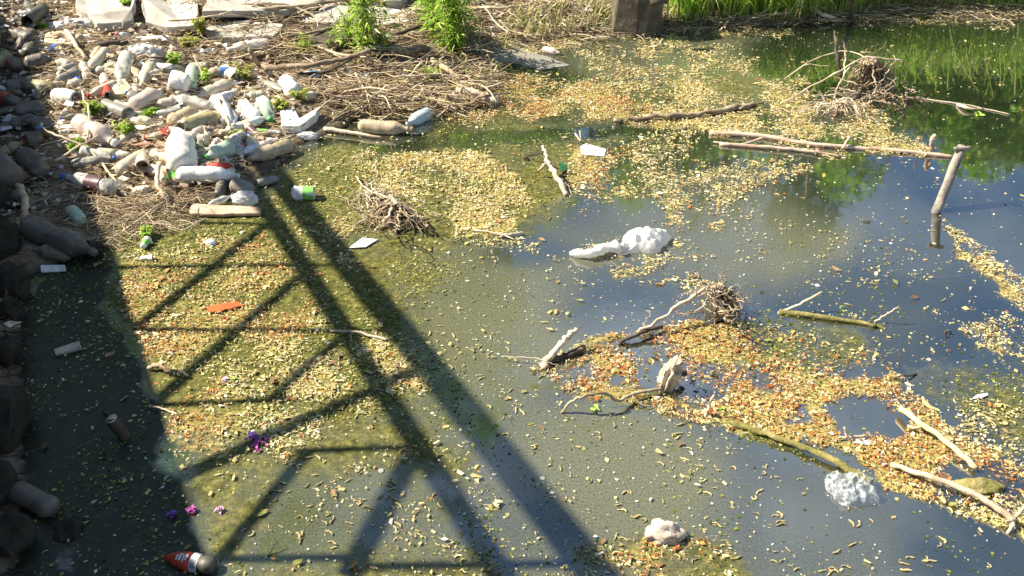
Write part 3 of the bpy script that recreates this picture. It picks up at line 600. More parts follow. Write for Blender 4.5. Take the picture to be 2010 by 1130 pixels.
# ------------------------------------------------------------------ bottles
def ring_mesh(name, prof, seg=18, crush=0.0, seed=0, square=0.0, petal=0.0, bend=0.0, cap0=True, cap1=True):
    """lathe along +X; prof: (x, r)"""
    rn = random.Random(seed); V, Fc = [], []
    from mathutils import noise
    L = prof[-1][0]
    for i, (x, r) in enumerate(prof):
        for k in range(seg):
            th = 2 * math.pi * k / seg; q = r
            if square: q = r / (abs(math.cos(th)) ** 4 + abs(math.sin(th)) ** 4) ** (.25 * square)
            if petal and x < prof[0][0] + .12 * L: q *= 1 - petal * (.5 + .5 * math.cos(5 * th)) * (1 - x / (.12 * L + 1e-6))
            p = Vector((x, math.cos(th) * q, math.sin(th) * q))
            if crush:
                w = min(1, r / .03); n = noise.noise(Vector((x * 14 + seed, math.cos(th) * 1.3, math.sin(th) * 1.3 + seed * 2.1)))
                n2 = -1.5 * abs(noise.noise(Vector((x * 46 + seed, math.cos(th) * 3.0 + 5, math.sin(th) * 3.0))))
                s = 1 + crush * w * (1.1 * n + .9 * n2); p.y *= s; p.z *= s * (1 - .35 * crush * w)
            if bend: p.z += bend * L * math.sin(math.pi * x / L); p.y += bend * .5 * L * math.sin(2 * x / L)
            V.append(p)
    for i in range(len(prof) - 1):
        for k in range(seg):
            k2 = (k + 1) % seg; Fc.append((i * seg + k, (i + 1) * seg + k, (i + 1) * seg + k2, i * seg + k2))
    if cap0: Fc.append(tuple(range(seg)))
    if cap1: Fc.append(tuple((len(prof) - 1) * seg + k for k in range(seg))[::-1])
    return mk(name, V, Fc)
def prof_pet(L, R, waist=True):
    p = [(0, R * .45), (.006, R * .72), (.02, R * .93), (.035, R)]
    for k in range(1, 12):
        x = .035 + (L * .62 - .035) * k / 11; r = R * (.93 if k % 2 else 1)
        if waist and k in (6, 7): r = R * .86
        p.append((x, r))
    for t in (.15, .3, .5, .7, .85, 1): p.append((L * (.62 + .27 * t), R * (1 - .68 * (1 - math.cos(t * math.pi)) / 2)))
    p += [(L * .90, R * .36), (L * .905, R * .31), (L * .945, R * .30)]
    return p
def rrow(L, R): return [(L * .945, R * .34), (L * .95, R * .37), (L * .995, R * .37), (L, R * .34)]
CAPC = {'blue': flat('blue_cap', (.05, .16, .5)), 'red': flat('red_cap', (.5, .06, .04)), 'white': flat('white_cap', (.75, .75, .72)), 'green': flat('green_cap', (.06, .3, .10)), 'brown': flat('brown_cap', (.24, .16, .10)), 'yellow': flat('yellow_cap', (.7, .5, .08))}
LABC = {'red': flat('red_label', (.55, .07, .04), .4), 'blue': flat('blue_label', (.12, .25, .55), .4), 'white': flat('white_label', (.72, .72, .70), .4), 'plum': flat('plum_label', (.12, .06, .07), .4), 'green': flat('green_label', (.25, .6, .12), .4), 'orange': flat('orange_label', (.6, .3, .1), .4)}
bm_cache = {}
def bottle(kind, A, B, wpx, color, label, cat='bottle', cap=None, lab=None, crush=.12, group=None, lift=None, roll=None, seed=None, sink=.25, dz=0.0, name='plastic_bottle', pw=None):
    """A base px, B neck px"""
    s_ = sc((A[1] + B[1]) / 2); R = wpx / s_ / 2 * 1.02
    lf = R * (1 - sink) if lift is None else lift
    a = G(*A, lf) if pw is None else pw[0]; b = G(*B, lf + dz) if pw is None else pw[1]
    d = b - a; L = max(d.length, R * 1.2)
    seed = random.randrange(10 ** 4) if seed is None else seed
    t_ = empty(name, a, label, cat, group)
    d.normalize(); t_.rotation_mode = 'QUATERNION'; t_.rotation_quaternion = d.to_track_quat('X', 'Z') @ Matrix.Rotation(random.uniform(0, 6.28) if roll is None else roll, 3, 'X').to_quaternion()
    m = PL[color]
    if kind == 'pet' or kind == 'bare':
        link('body', ring_mesh('body', prof_pet(L, R, seed % 2 == 0), 20, crush, seed, 0, .25, random.uniform(-.02, .02)), m, t_)
        if cap: link('cap', ring_mesh('cap', rrow(L, R), 14), CAPC[cap], t_)
        if lab: link('wrapper', ring_mesh('wrapper', [(L * .24, R * 1.035), (L * .3, R * 1.03), (L * .4, R * 1.03), (L * .5, R * 1.035)], 20, crush, seed, 0, 0, 0, False, False), LABC[lab], t_)
    elif kind == 'jug':
        pr = [(0, R * .5), (.01, R * .85), (.03, R), (L * .2, R), (L * .25, R * .95), (L * .3, R), (L * .45, R * 1.0), (L * .5, R * .95), (L * .55, R), (L * .68, R * .97), (L * .8, R * .75), (L * .88, R * .4), (L * .9, R * .24), (L * .95, R * .23)]
        link('body', ring_mesh('body', pr, 24, crush, seed, .5, .1), m, t_)
        if cap: link('cap', ring_mesh('cap', [(L * .945, R * .26), (L * .95, R * .28), (L, R * .28)], 14), CAPC[cap], t_)
        V, Fc = [], []; tube(V, Fc, smoothline([(L * .93, 0, R * .2), (L * .97, 0, R * .7), (L * .85, 0, R * .98), (L * .72, 0, R * .92)]), R * .07, R * .07, 6); link('handle', mk('handle', V, Fc), m, t_.children[0])
    elif kind == 'square':
        pr = [(0, R * .8), (.004, R * .92), (.015, R * .98), (L * .35, R), (L * .4, R * .95), (L * .45, R), (L * .72, R * .98), (L * .8, R * .9), (L * .88, R * .5), (L * .9, R * .33), (L * .95, R * .32)]
        link('body', ring_mesh('body', pr, 24, crush, seed, 1), m, t_)
        if cap: link('cap', ring_mesh('cap', [(L * .945, R * .36), (L * .95, R * .38), (L, R * .38)], 14), CAPC[cap], t_)
    elif kind == 'cup':
        pr = [(0, R * .7), (.003, R * .74), (L * .5, R * .87), (L * .96, R * .99), (L * .97, R * 1.06), (L, R * 1.06), (L * .995, R * .96), (L * .5, R * .82), (.008, R * .68)]
        link('body', ring_mesh('body', pr, 20, crush, seed, 0, 0), m, t_)
        if lab: link('band', ring_mesh('band', [(L * .2, R * .82), (L * .7, R * .95)], 20, crush, seed, 0, 0, 0, False, False), LABC[lab], t_)
    elif kind == 'stub':                                  # bottle cut open: no neck
        pr = [(0, R * .45), (.006, R * .75), (.02, R * .95), (.03, R), (L * .4, R * .97), (L * .5, R), (L * .9, R * .98), (L, R * .9), (L * .985, R * .86), (L * .5, R * .93), (.02, R * .85)]
        link('body', ring_mesh('body', pr, 20, crush, seed, 0, .25), m, t_)
        if lab: link('wrapper', ring_mesh('wrapper', [(L * .5, R * 1.035), (L * .95, R * 1.03)], 20, crush, seed, 0, 0, 0, False, False), LABC[lab], t_)
    return t_
L_ = [
 ('pet', (250, 108), (234, 168), 28, 'clear', 'clear grey bottle pointing up the bank beside the white bag', None, None),
 ('pet', (210, 98), (168, 140), 22, 'cream', 'narrow cream bottle left of the upright clear bottle', None, None),
 ('pet', (300, 122), (274, 172), 24, 'cream', 'dusty tan bottle just right of the upright clear bottle', None, None),
 ('stub', (372, 168), (334, 158), 42, 'white', 'white round-ended bottle with a dark dent above the pink bottle', None, None),
 ('stub', (372, 172), (378, 136), 26, 'green', 'pale green translucent bottle under the green weed', None, None),
 ('pet', (450, 165), (382, 192), 27, 'cream', 'long cream bottle right of the pale green one', None, None),
 ('pet', (258, 212), (322, 176), 33, 'pink', 'large pinkish white bottle with rust stain mid pile', 'brown', None),
 ('pet', (418, 214), (330, 190), 28, 'clear', 'clear bottle lying right of the large pinkish one', None, None),
 ('stub', (106, 186), (152, 194), 30, 'white', 'white round bottle end at the sunlit left edge of the pile', None, None),
 ('pet', (336, 242), (392, 214), 30, 'tan', 'muddy olive bottle above the biggest tan bottle', None, None),
 ('pet', (358, 250), (445, 224), 33, 'olive', 'biggest olive tan bottle above the white jug', None, None),
 ('square', (425, 198), (460, 250), 36, 'white', 'crumpled white square bottle behind the stick', 'white', None),
 ('square', (476, 206), (506, 240), 28, 'white', 'white square bottle second of the white row', None, None),
 ('square', (514, 198), (532, 236), 28, 'green', 'white square bottle with green tint ending the white row', 'green', None),
 ('jug', (358, 328), (352, 262), 52, 'white', 'large round dusty white jug standing mid pile', None, None),
 ('stub', (410, 274), (388, 276), 24, 'cream', 'small round bottle bottom right of the white jug', None, None),
 ('pet', (458, 288), (404, 310), 34, 'green', 'greenish white bottle right of the large white jug', 'green', None),
 ('pet', (572, 284), (484, 314), 30, 'tan', 'brown muddy bottle at the water edge right end of the pile', None, None),
 ('pet', (346, 342), (478, 346), 34, 'white', 'long white bottle lying flat below the red wrapper', None, None),
 ('stub', (428, 386), (440, 352), 22, 'dark', 'dark olive bottle standing in front of the long white bottle', None, None),
 ('stub', (496, 374), (458, 362), 30, 'grey', 'grey see-through bottle bottom facing the pond', None, None),
 ('pet', (410, 402), (456, 384), 13, 'clear', 'thin clear bottle lying above the wooden plank', 'white', None),
 ('stub', (546, 350), (505, 360), 16, 'grey', 'small grey brown bottle floating off the pile', None, None),
 ('pet', (226, 370), (122, 345), 32, 'clear', 'clear bottle with plum label and blue cap at the shadow edge', 'blue', 'plum'),
 ('pet', (232, 338), (296, 296), 30, 'cream', 'creased cream bottle above the plum labelled bottle', None, None),
 ('stub', (228, 304), (192, 300), 22, 'cream', 'short tan see-through bottle end above the creased cream bottle', None, None),
 ('pet', (150, 238), (228, 282), 42, 'pink', 'broad pinkish tan bottle with pale cap pointing at the pond', 'white', None),
 ('pet', (578, 182), (556, 152), 34, 'white', 'white bottle below the clear bottle with blue label', None, None),
 ('pet', (636, 148), (580, 154), 23, 'clear', 'clear bottle with blue label by the driftwood', None, 'blue'),
 ('pet', (704, 246), (812, 254), 30, 'tan', 'tan waisted bottle floating at the foot of the brush pile', 'brown', None),
 ('pet', (846, 220), (796, 244), 26, 'blue', 'pale blue bottle floating against the tan waisted one', None, None),
 ('pet', (444, 258), (534, 226), 20, 'white', 'slim white bottle under the row of white square bottles', 'white', None),
 ('pet', (300, 300), (334, 318), 22, 'cream', 'small cream bottle wedged left of the white jug', 'yellow', None),
 ('pet', (300, 242), (262, 232), 20, 'cream', 'little cream bottle under the pinkish bottle', None, None),
 ('pet', (160, 160), (128, 172), 20, 'cream', 'cream bottle half hidden by straw near the left edge', None, None),
 ('pet', (345, 200), (300, 208), 22, 'pink', 'pink tinted bottle between the clear and olive bottles', 'red', None),
 ('pet', (480, 262), (448, 278), 20, 'white', 'short white bottle over the greenish one', None, None),
 ('pet', (182, 118), (205, 86), 16, 'tan', 'thin muddy bottle left of the narrow cream one', None, None),
 ('pet', (510, 292), (476, 300), 24, 'white', 'white crushed bottle touching the brown muddy bottle', None, None),
 ('pet', (390, 330), (440, 322), 18, 'cream', 'cream bottle lying behind the red wrapper', 'white', None),
 ('pet', (286, 152), (320, 140), 20, 'cream', 'cream bottle under the dark stick above the pinkish one', None, None),
 ('pet', (140, 130), (108, 120), 20, 'cream', 'cream bottle at the upper left sunlit edge', None, None),
 ('pet', (530, 84), (440, 98), 22, 'white', 'long pale bottle up the bank beside the dark stake', None, None),
 ('pet', (260, 376), (300, 372), 20, 'cream', 'pale yellow bottle at the waterline right of the plum label', None, None),
 ('pet', (620, 186), (590, 192), 18, 'cream', 'dusty bottle right of the white one by the brush', None, None),
 ('pet', (84, 340), (34, 292), 42, 'grey', 'large grey bottle lying in the bridge shade', None, None),
 ('stub', (22, 352), (-30, 300), 56, 'grey', 'round grey jug bottom at the left frame edge in shade', None, None),
 ('pet', (48, 440), (196, 500), 50, 'tan', 'big muddy brown bottle lying in shade at the water edge', None, None),
 ('pet', (140, 502), (60, 488), 30, 'grey', 'flattened bottle beneath the big muddy brown shaded one', None, None),
 ('stub', (160, 434), (140, 412), 26, 'green', 'dark green bottle bottom floating in the shaded inlet', None, None),
 ('pet', (28, 222), (96, 202), 26, 'grey', 'grey bottle in shade left of the pile', None, None),
 ('pet', (50, 128), (104, 112), 30, 'grey', 'shaded grey bottle left of the cream board', None, None),
 ('pet', (10, 172), (84, 158), 28, 'grey', 'shaded bottle second down the left edge', None, None),
 ('pet', (64, 78), (20, 60), 24, 'dark', 'dark bottle in shade near the top left corner', None, None),
 ('stub', (84, 270), (52, 276), 30, 'grey', 'grey bottle end in shade above the large grey one', None, None),
 ('stub', (108, 1000), (28, 962), 46, 'tan', 'muddy bottle floating in shade at the lower left', None, None),
 ('pet', (70, 232), (6, 250), 24, 'dark', 'dark bottle in the shade under the grey one', 'blue', None),
 ('pet', (944, 108), (928, 96), 20, 'blue', 'blue capped bottle at the brush pile tip', 'blue', 'blue'),
 ('pet', (1065, 96), (1100, 104), 14, 'pink', 'small pink bottle with dark cap in the far inlet', 'brown', None),
 ('cup', (276, 508), (300, 506), 14, 'white', 'white cup floating on algae near the shade', None, None),
 ('cup', (108, 692), (158, 678), 20, 'cream', 'pale cup floating in the shaded water', None, None),
]
for it in L_:
    kd, A_, B_, w_, c_, lb, cp_, lab_ = it
    floating = A_[0] > 690 or (A_[1] > 480)
    if ('shade' in lb or 'lower left' in lb) and kd != 'cup' and 'plum' not in lb and 'edge' not in lb.split('shade')[-1][:6]: c_ = 'shade_dark' if c_ in ('grey', 'tan', 'dark') else c_
    if A_[0] < 60 and A_[1] > 400: c_ = 'shade_dark'
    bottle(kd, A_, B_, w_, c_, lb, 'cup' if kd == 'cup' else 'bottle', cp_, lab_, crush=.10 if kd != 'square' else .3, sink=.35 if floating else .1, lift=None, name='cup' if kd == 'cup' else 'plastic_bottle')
# packaging with the green-white wrapper
bottle('stub', (572, 380), (618, 378), 28, 'white', 'crumpled green and white drink pack floating off the pile', 'drink pack', None, 'green', crush=.35, sink=.2, name='drink_pack')
bottle('cup', (280, 484), (290, 470), 16, 'white', 'small green and white cup standing by the twigs', 'cup', None, 'green', name='cup', sink=0)
# fill: half-buried bottles in the pile
ANCH = [o for o in bpy.data.objects if o.parent is None and o.get('category') in ('bottle', 'cup', 'drink pack')]
def autolabel(pt, lead, lim=16):
    best = sorted(ANCH, key=lambda o: (Vector(o.location) - pt).length)
    for o in best[:14]:
        a = proj(pt.x, pt.y, pt.z); b = proj(o.location.x, o.location.y, o.location.z); dx, dy = float(a[0] - b[0]), float(a[1] - b[1])
        w = ('right of' if dx > 0 else 'left of') if abs(dx) > abs(dy) else ('below' if dy > 0 else 'above')
        s = f"{lead} {w} the {o['label']}"
        if len(s.split()) <= lim and s not in USED: USED.add(s); return s
    return None
USED = set(); CW = {'cream': 'cream', 'white': 'white', 'clear': 'clear', 'tan': 'muddy', 'pink': 'pinkish', 'grey': 'grey', 'dark': 'dark', 'olive': 'olive', 'shade_dark': 'shade-darkened'}
def fill(poly, num, cols, label, group, wr=(15, 26)):
    xs_ = [p[0] for p in poly]; ys_ = [p[1] for p in poly]; c = 0
    while c < num:
        qx, qy = random.uniform(min(xs_), max(xs_)), random.uniform(min(ys_), max(ys_))
        if not in_poly(np.array([qx]), np.array([qy]), poly)[0]: continue
        a = random.uniform(0, 6.28); L = random.uniform(.14, .3) * sc(qy); w = random.uniform(*wr); col_ = random.choice(cols)
        bottle(random.choice(['pet', 'pet', 'pet', 'stub', 'square']), (qx - math.cos(a) * L / 2, qy - math.sin(a) * L / 4), (qx + math.cos(a) * L / 2, qy + math.sin(a) * L / 4), w, col_, autolabel(G(qx, qy), CW[col_] + ' bottle') or label, 'bottle',
               random.choice([None, None, 'blue', 'white', 'red']), random.choice([None] * 13 + ['white', 'blue', 'red', 'green', 'orange', 'plum']), crush=random.uniform(.08, .28), group=group, sink=random.uniform(.3, 1.0), dz=random.uniform(-.02, .05)); c += 1
fill([(110, 140), (330, 110), (560, 160), (560, 280), (480, 330), (330, 350), (200, 340), (110, 250)], 85, ['cream', 'white', 'clear', 'tan', 'pink', 'grey', 'cream'], 'half buried dusty bottle under the others in the sunlit pile', 'half buried bottles in the sunlit pile')
fill([(-40, 20), (80, 20), (100, 200), (60, 330), (30, 450), (-60, 480)], 34, ['dark', 'shade_dark', 'shade_dark', 'olive', 'shade_dark'], 'dim shade-darkened bottle lying in the bridge shade on the left bank', 'bottles in the shade of the left bank', (16, 30))
fill([(120, 40), (330, 50), (420, 100), (200, 110), (110, 110)], 10, ['cream', 'white', 'tan'], 'small dusty bottle among straw near the broken slabs', 'bottles near the broken slabs', (12, 20))
# ------------------------------------------------------------------ the red-labelled bottle
rb = bottle('stub', (322, 1092), (402, 1108), 36, 'dark', 'dark bottle with red label and white print panel at bottom left', 'bottle', None, None, crush=.05, sink=.45)
a = G(322, 1092, .02); b_ = G(402, 1108, .02); Lr = (b_ - a).length; Rr = 36 / sc(1100) / 2
for ch in rb.children: bpy.data.objects.remove(ch)
cone = [(0, Rr * .1), (Lr * .08, Rr * .3), (Lr * .3, Rr * .8), (Lr * .5, Rr * 1.0), (Lr * .72, Rr * 1.06)]
rb.rotation_quaternion = (b_ - a).normalized().to_track_quat('X', 'Z')
link('wrapper', ring_mesh('wrapper', cone, 24, .05, 3), LABC['red'], rb)
link('print_panel', ring_mesh('print_panel', [(Lr * .72, Rr * 1.07), (Lr * .9, Rr * 1.04)], 24, .05, 3, cap0=False, cap1=False), LABC['white'], rb)
link('body', ring_mesh('body', [(Lr * .9, Rr * 1.0), (Lr * 1.1, Rr * .98), (Lr * 1.22, Rr * .8), (Lr * 1.26, Rr * .4)], 24, .05, 3), PL['dark'], rb)
M_ink = flat('ink', (.03, .03, .05)); 
def arcbox(x0, x1, t0, t1, r, m, name, n=4):
    V, Fc = [], []
    for x_ in (x0, x1):
        for i in range(n + 1): th = t0 + (t1 - t0) * i / n; V.append((x_, math.cos(th) * r, math.sin(th) * r))
    for i in range(n): Fc.append((i, n + 1 + i, n + 2 + i, i + 1))
    link(name, mk(name, V, Fc, False), m, rb)
for i in range(5): arcbox(Lr * (.745 + .028 * i), Lr * (.757 + .028 * i), 1.9, 2.9, Rr * 1.09, M_ink, 'print_line')
# white swoosh of lettering strokes on the red label
for x0, x1, t0, t1 in ((.45, .5, 1.5, 2.3), (.5, .54, 1.5, 1.7), (.54, .58, 1.6, 2.4), (.6, .64, 1.5, 2.2), (.38, .42, 1.7, 2.3), (.64, .67, 1.7, 1.9)):
    arcbox(Lr * x0, Lr * x1, t0, t1, Rr * (.93 + (x0 - .38) * .55 + .06), LABC['white'], 'lettering')
# ------------------------------------------------------------------ flat and crumpled rubbish
def slab(name, corners, th, m, label, cat, lift=0.0, jag=0.0, tilt=0.0, group=None):
    pts = [G(px, py, lift + tilt * i) for i, (px, py) in enumerate(corners)]
    if jag:
        q = []
        for i in range(len(pts)):
            a, b = pts[i], pts[(i + 1) % len(pts)]
            for k in range(4): q.append(a.lerp(b, k / 4) + Vector((random.gauss(0, jag), random.gauss(0, jag), 0)))
        pts = q
    n = len(pts); V = [p + Vector((0, 0, th)) for p in pts] + pts
    Fc = [tuple(range(n))] + [tuple(range(n, 2 * n))[::-1]] + [(i, i + n, (i + 1) % n + n, (i + 1) % n) for i in range(n)]
    me = mk(name, V, Fc, False); o = link(name, me, m); local(me, o)
    bv = o.modifiers.new('bevel', 'BEVEL'); bv.width = min(th * .3, .006); bv.segments = 2
    return tag(o, label, cat, group)
def crumple(name, px, py, w, h, hz, m, label, cat, seed, amp=.5, freq=1.8, lift=0, rz=0, sub=4):
    p = G(px, py, lift); s_ = sc(py)
    me = blob(name, (w / s_ / 2, h / s_ / 2, hz), seed, amp, freq, sub, None, True); o = link(name, me, m); o.location = p + Vector((0, 0, hz * .35)); o.rotation_euler = (0, 0, rz)
    return tag(o, label, cat)
def sheetbag(name, px, py, w, h, hz, m, label, seed, rz=0, n=44, lobes=9, rag=.25):
    from mathutils import noise
    s_ = sc(py); g = P(px, py, 0); V, Fc = [], []; off = Vector((seed * 3.7, seed * 1.9, 0))
    for i in range(n + 1):
        r_ = i / n
        for k in range(n * 2):
            th = math.pi * k / n; c, s = math.cos(th), math.sin(th)
            er = 1 + rag * noise.noise(Vector((c * 1.6, s * 1.6, 0)) + off) * 1.8; X_, Y_ = c * r_ * er, s * r_ * er
            fold = abs(noise.noise(Vector((X_ * 2.3, Y_ * 2.3, 3)) + off)); fold2 = abs(noise.noise(Vector((X_ * 4, Y_ * 4, 7)) + off)); cr = abs(noise.noise(Vector((th * lobes / 3, r_ * 1.2, 0)) + off))
            z = hz * (math.sqrt(max(0, 1 - r_ ** 2.4)) * (1.1 - 1.1 * fold) - .25 * fold2 * min(1, r_ * 3) * (1 - r_ * .6) - .35 * cr * r_ * (1 - r_) * 3)
            V.append(Vector((X_ * w / s_ / 2, Y_ * h / s_ / 2, max(z, 0) + .003)))
    M2 = n * 2
    for i in range(n):
        for k in range(M2): Fc.append((i * M2 + k, (i + 1) * M2 + k, (i + 1) * M2 + (k + 1) % M2, i * M2 + (k + 1) % M2))
    o = link(name, mk(name, V, Fc), m); o.location = g; o.rotation_euler = (0, 0, rz); return tag(o, label, 'plastic bag')
sheetbag('plastic_bag', 1266, 480, 112, 74, .075, M_bagw, 'bulging white plastic bag floating in mid pond', 3, .3)
me = tubemesh('bag_strip', [([P(1120, 497, .01), P(1155, 497, .03), P(1185, 488, .03), P(1215, 484, .03)], .018, .028)], 8, .35, .3, 4); o = link('plastic_strip', me, M_bagw); local(me, o); tag(o, 'twisted white plastic strip trailing left of the bulging bag', 'plastic strip')
def bagclear(t, b):
    tc = N(t, 'ShaderNodeTexCoord'); n = N(t, 'ShaderNodeTexNoise', Scale=40, Detail=6, Roughness=.7); t.links.new(tc.outputs['Object'], n.inputs['Vector'])
    b.inputs['Base Color'].default_value = (.62, .66, .66, 1); b.inputs['Roughness'].default_value = .2
    tr = N(t, 'ShaderNodeBsdfTransparent'); mx = N(t, 'ShaderNodeMixShader'); c = ramp(t, n.outputs[0], [(.42, (.92,) * 3), (.56, (.45,) * 3)])
    t.links.new(c, mx.inputs[0]); t.links.new(b.outputs[0], mx.inputs[1]); t.links.new(tr.outputs[0], mx.inputs[2]); t.links.new(mx.outputs[0], t.nodes['Material Output'].inputs[0])
    bp = N(t, 'ShaderNodeBump', Strength=.9, Distance=.01); t.links.new(n.outputs[0], bp.inputs['Height']); t.links.new(bp.outputs[0], b.inputs['Normal'])
sheetbag('clear_bag', 1672, 962, 90, 84, .06, mat('clear_bag', bagclear), 'crumpled see-through plastic bag beside the mossy log', 8, .2, rag=.35)
crumple('bag', 280, 108, 62, 40, .05, M_bagw, 'white bag behind the upright clear bottle', 'plastic bag', 11, .5, 2)
crumple('foam_lump', 414, 479, 22, 18, .018, M_foam, 'little white foam lump floating on the algae', 'foam', 12, .3)
crumple('bag', 482, 396, 48, 34, .045, M_bagw, 'white plastic lump on the end of the wooden plank', 'plastic bag', 14, .4, 2.4)
crumple('bag', 604, 268, 40, 20, .02, M_bagw, 'flat white plastic scrap below the torn tray', 'plastic scrap', 15, .5, 2)
crumple('bag', 230, 222, 34, 40, .03, PL['blue'], 'blue and white torn bag left of the pinkish bottle', 'plastic bag', 16, .6, 2)
crumple('bag', 160, 50, 64, 34, .035, M_bagw, 'bright white sheet crumpled below the slabs', 'plastic sheet', 17, .5, 2)
crumple('bag', 112, 58, 44, 34, .04, PL['white'], 'dusty white tub left of the bright sheet', 'plastic tub', 18, .4, 2)
crumple('bag', 45, 32, 26, 20, .03, M_bagw, 'white scrap caught in the shade at top left', 'plastic scrap', 19, .5, 2)
crumple('bag', 20, 240, 20, 34, .03, M_bagw, 'white scrap caught in the shade by the left edge', 'plastic scrap', 20, .5, 2)
crumple('bag', 322, 212, 26, 22, .025, noisecol('teal_net', [(.3, (.05, .3, .18)), (.6, (.15, .5, .32))], 20, .6, .8, 80), 'teal green plastic net tuft in the pile', 'plastic net', 21, .8, 3)
crumple('bag', 152, 157, 16, 12, .015, CAPC['blue'], 'turquoise blue scrap near the left end of the pile', 'plastic scrap', 22, .5, 2)
crumple('wrapper', 430, 327, 48, 14, .015, LABC['red'], 'red wrapper lying over the long white bottle', 'wrapper', 23, .5, 3, lift=.06)
crumple('wrapper', 290, 286, 44, 14, .015, noisecol('rust_wrapper', [(.3, (.2, .07, .04)), (.6, (.38, .16, .1))], 20), 'rust brown wrapper between bottles above the white jug', 'wrapper', 24, .5, 3, lift=.03)
slab('torn_tray', [(555, 262), (552, 232), (578, 224), (590, 246), (630, 222), (622, 240), (590, 262)], .05, PL['white'], 'torn white tray at the right tip of the pile', 'tray', .0)
slab('carton', [(216, 200), (214, 174), (248, 168), (262, 186), (248, 198)], .05, M_card, 'tan carton below the upright clear bottle', 'carton')
slab('carton', [(106, 256), (122, 242), (146, 246), (138, 268), (118, 264)], .03, PL['white'], 'white carton scrap left of the broad pinkish bottle', 'carton')
slab('carton', [(188, 150), (196, 132), (226, 132), (222, 150)], .03, M_card, 'yellowish open carton left of the clear bottle', 'carton')
slab('board', [(88, 92), (92, 72), (122, 70), (150, 82), (148, 96), (120, 96)], .035, M_card, 'cream board lying at the shade edge', 'board')
slab('foam_sheet', [(684, 488), (712, 468), (742, 471), (718, 486)], .006, M_foam, 'white diamond shaped foam sheet beside the root clump', 'foam sheet', .004)
slab('paper_scrap', [(1139, 290), (1150, 284), (1190, 296), (1186, 309), (1142, 305)], .012, M_foam, 'white torn scrap floating near the knotted driftwood', 'scrap', .004)
slab('red_board', [(404, 606), (428, 598), (462, 594), (480, 602), (440, 610), (414, 616)], .008, noisecol('red_card', [(.3, (.38, .07, .02)), (.6, (.55, .12, .03))], 20, .6), 'flat red wrapper floating among algae', 'wrapper', .004, .004)
slab('paper_scrap', [(80, 526), (82, 522), (128, 522), (130, 533), (82, 536)], .008, M_foam, 'white paper strip in the shaded water by the bank', 'paper', .004)
slab('foam_sheet', [(8, 638), (20, 632), (42, 634), (40, 643), (14, 644)], .01, M_card, 'pale scrap in shade at the left frame edge', 'scrap', .004)
slab('blue_scrap', [(1680, 862), (1712, 866), (1706, 874), (1672, 870)], .004, PL['blue'], 'thin bluish plastic scrap above the clear bag', 'scrap', .004)
slab('feather', [(1908, 783), (1916, 776), (1938, 772), (1940, 776), (1924, 783)], .004, M_foam, 'white feather floating at the right', 'feather', .004)
# concrete slabs on the bank
slab('concrete_slab', [(196, 62), (152, 30), (160, -30), (236, -40), (268, 12), (262, 58)], .06, M_conc, 'pale concrete slab left of the slanting shadow at top left', 'concrete slab', .02, .006, .0)
slab('concrete_slab', [(290, 56), (278, 10), (280, -40), (352, -40), (392, 20), (386, 62), (330, 66)], .05, M_conc, 'pale concrete slab second from the left at the top', 'concrete slab', .02, .006, .0)
slab('concrete_slab', [(400, 34), (410, 4), (560, -10), (640, 10), (560, 34)], .05, M_conc, 'long flat concrete slab above the brush pile', 'concrete slab', .02, .006)
slab('concrete_slab', [(756, 24), (752, -20), (792, -30), (802, -4), (790, 22)], .09, M_conc, 'squarish grey concrete block between the green shoots', 'concrete slab', .03, .004)
slab('concrete_slab', [(600, 58), (640, 20), (760, 26), (840, 40), (800, 56), (700, 64)], .05, M_conc, 'pale slab behind the dark plank', 'concrete slab', .01, .006)
slab('concrete_slab', [(430, 86), (400, 66), (480, 52), (560, 60), (540, 84)], .05, M_conc, 'pale slab behind the long pale bottle', 'concrete slab', .02, .006)
slab('dark_plank', [(616, 68), (640, 62), (712, 92), (700, 104), (640, 102), (612, 96)], .07, M_darkwood, 'dark tilted plank above the long mossy branch', 'plank', .03, .003)
slab('plank', [(374, 414), (380, 405), (512, 412), (512, 424), (440, 426), (376, 424)], .02, M_red, 'reddish wooden plank floating under the white lumps', 'plank', .006, .003)
slab('dark_sheet', [(905, 128), (940, 96), (1010, 92), (1115, 128), (1060, 138), (1000, 122), (930, 134)], .006, PL['grey'], 'grey green plastic sheet half sunk by the far inlet', 'plastic sheet', .0, .008)
# hourglass concrete stub
cb = []
for z_, w_, d_, ox in ((-.1, .205, .16, 0), (.05, .197, .16, 0), (.14, .182, .15, 0), (.26, .175, .15, 0), (.36, .19, .15, .01), (.42, .20, .16, .012)):
    cb.append([(-w_ + ox, -d_, z_), (-.01 + ox, -d_ * 1.25 - .02, z_), (w_ + ox, -d_ * .9, z_), (w_ + ox, d_, z_), (-w_ + ox, d_, z_)])
V = [v for r in cb for v in r]; Fc = [(i * 5 + k, i * 5 + (k + 1) % 5, (i + 1) * 5 + (k + 1) % 5, (i + 1) * 5 + k) for i in range(5) for k in range(5)] + [(0, 1, 2, 3, 4)[::-1], tuple(25 + k for k in range(5))]
me = mk('concrete_stub', V, Fc, False); o = link('concrete_stub', me, M_concdk); p = P(1252, 70); o.location = (p.x, p.y + .17, 0); o.modifiers.new('b', 'BEVEL').width = .012
tag(o, 'upright brown stained concrete stub standing in the far shallows', 'concrete stub')
V, Fc = [], []; q0 = P(1285, 12, .3); tube(V, Fc, [Vector((q0.x - .03, q0.y, .33)), Vector((q0.x + .09, q0.y + .02, .34))], .03, .028, 10); me = mk('pipe_end', V, Fc); o = link('pipe_end', me, M_darkwood); local(me, o); tag(o, 'short dark pipe end poking out of the brown concrete stub', 'pipe')
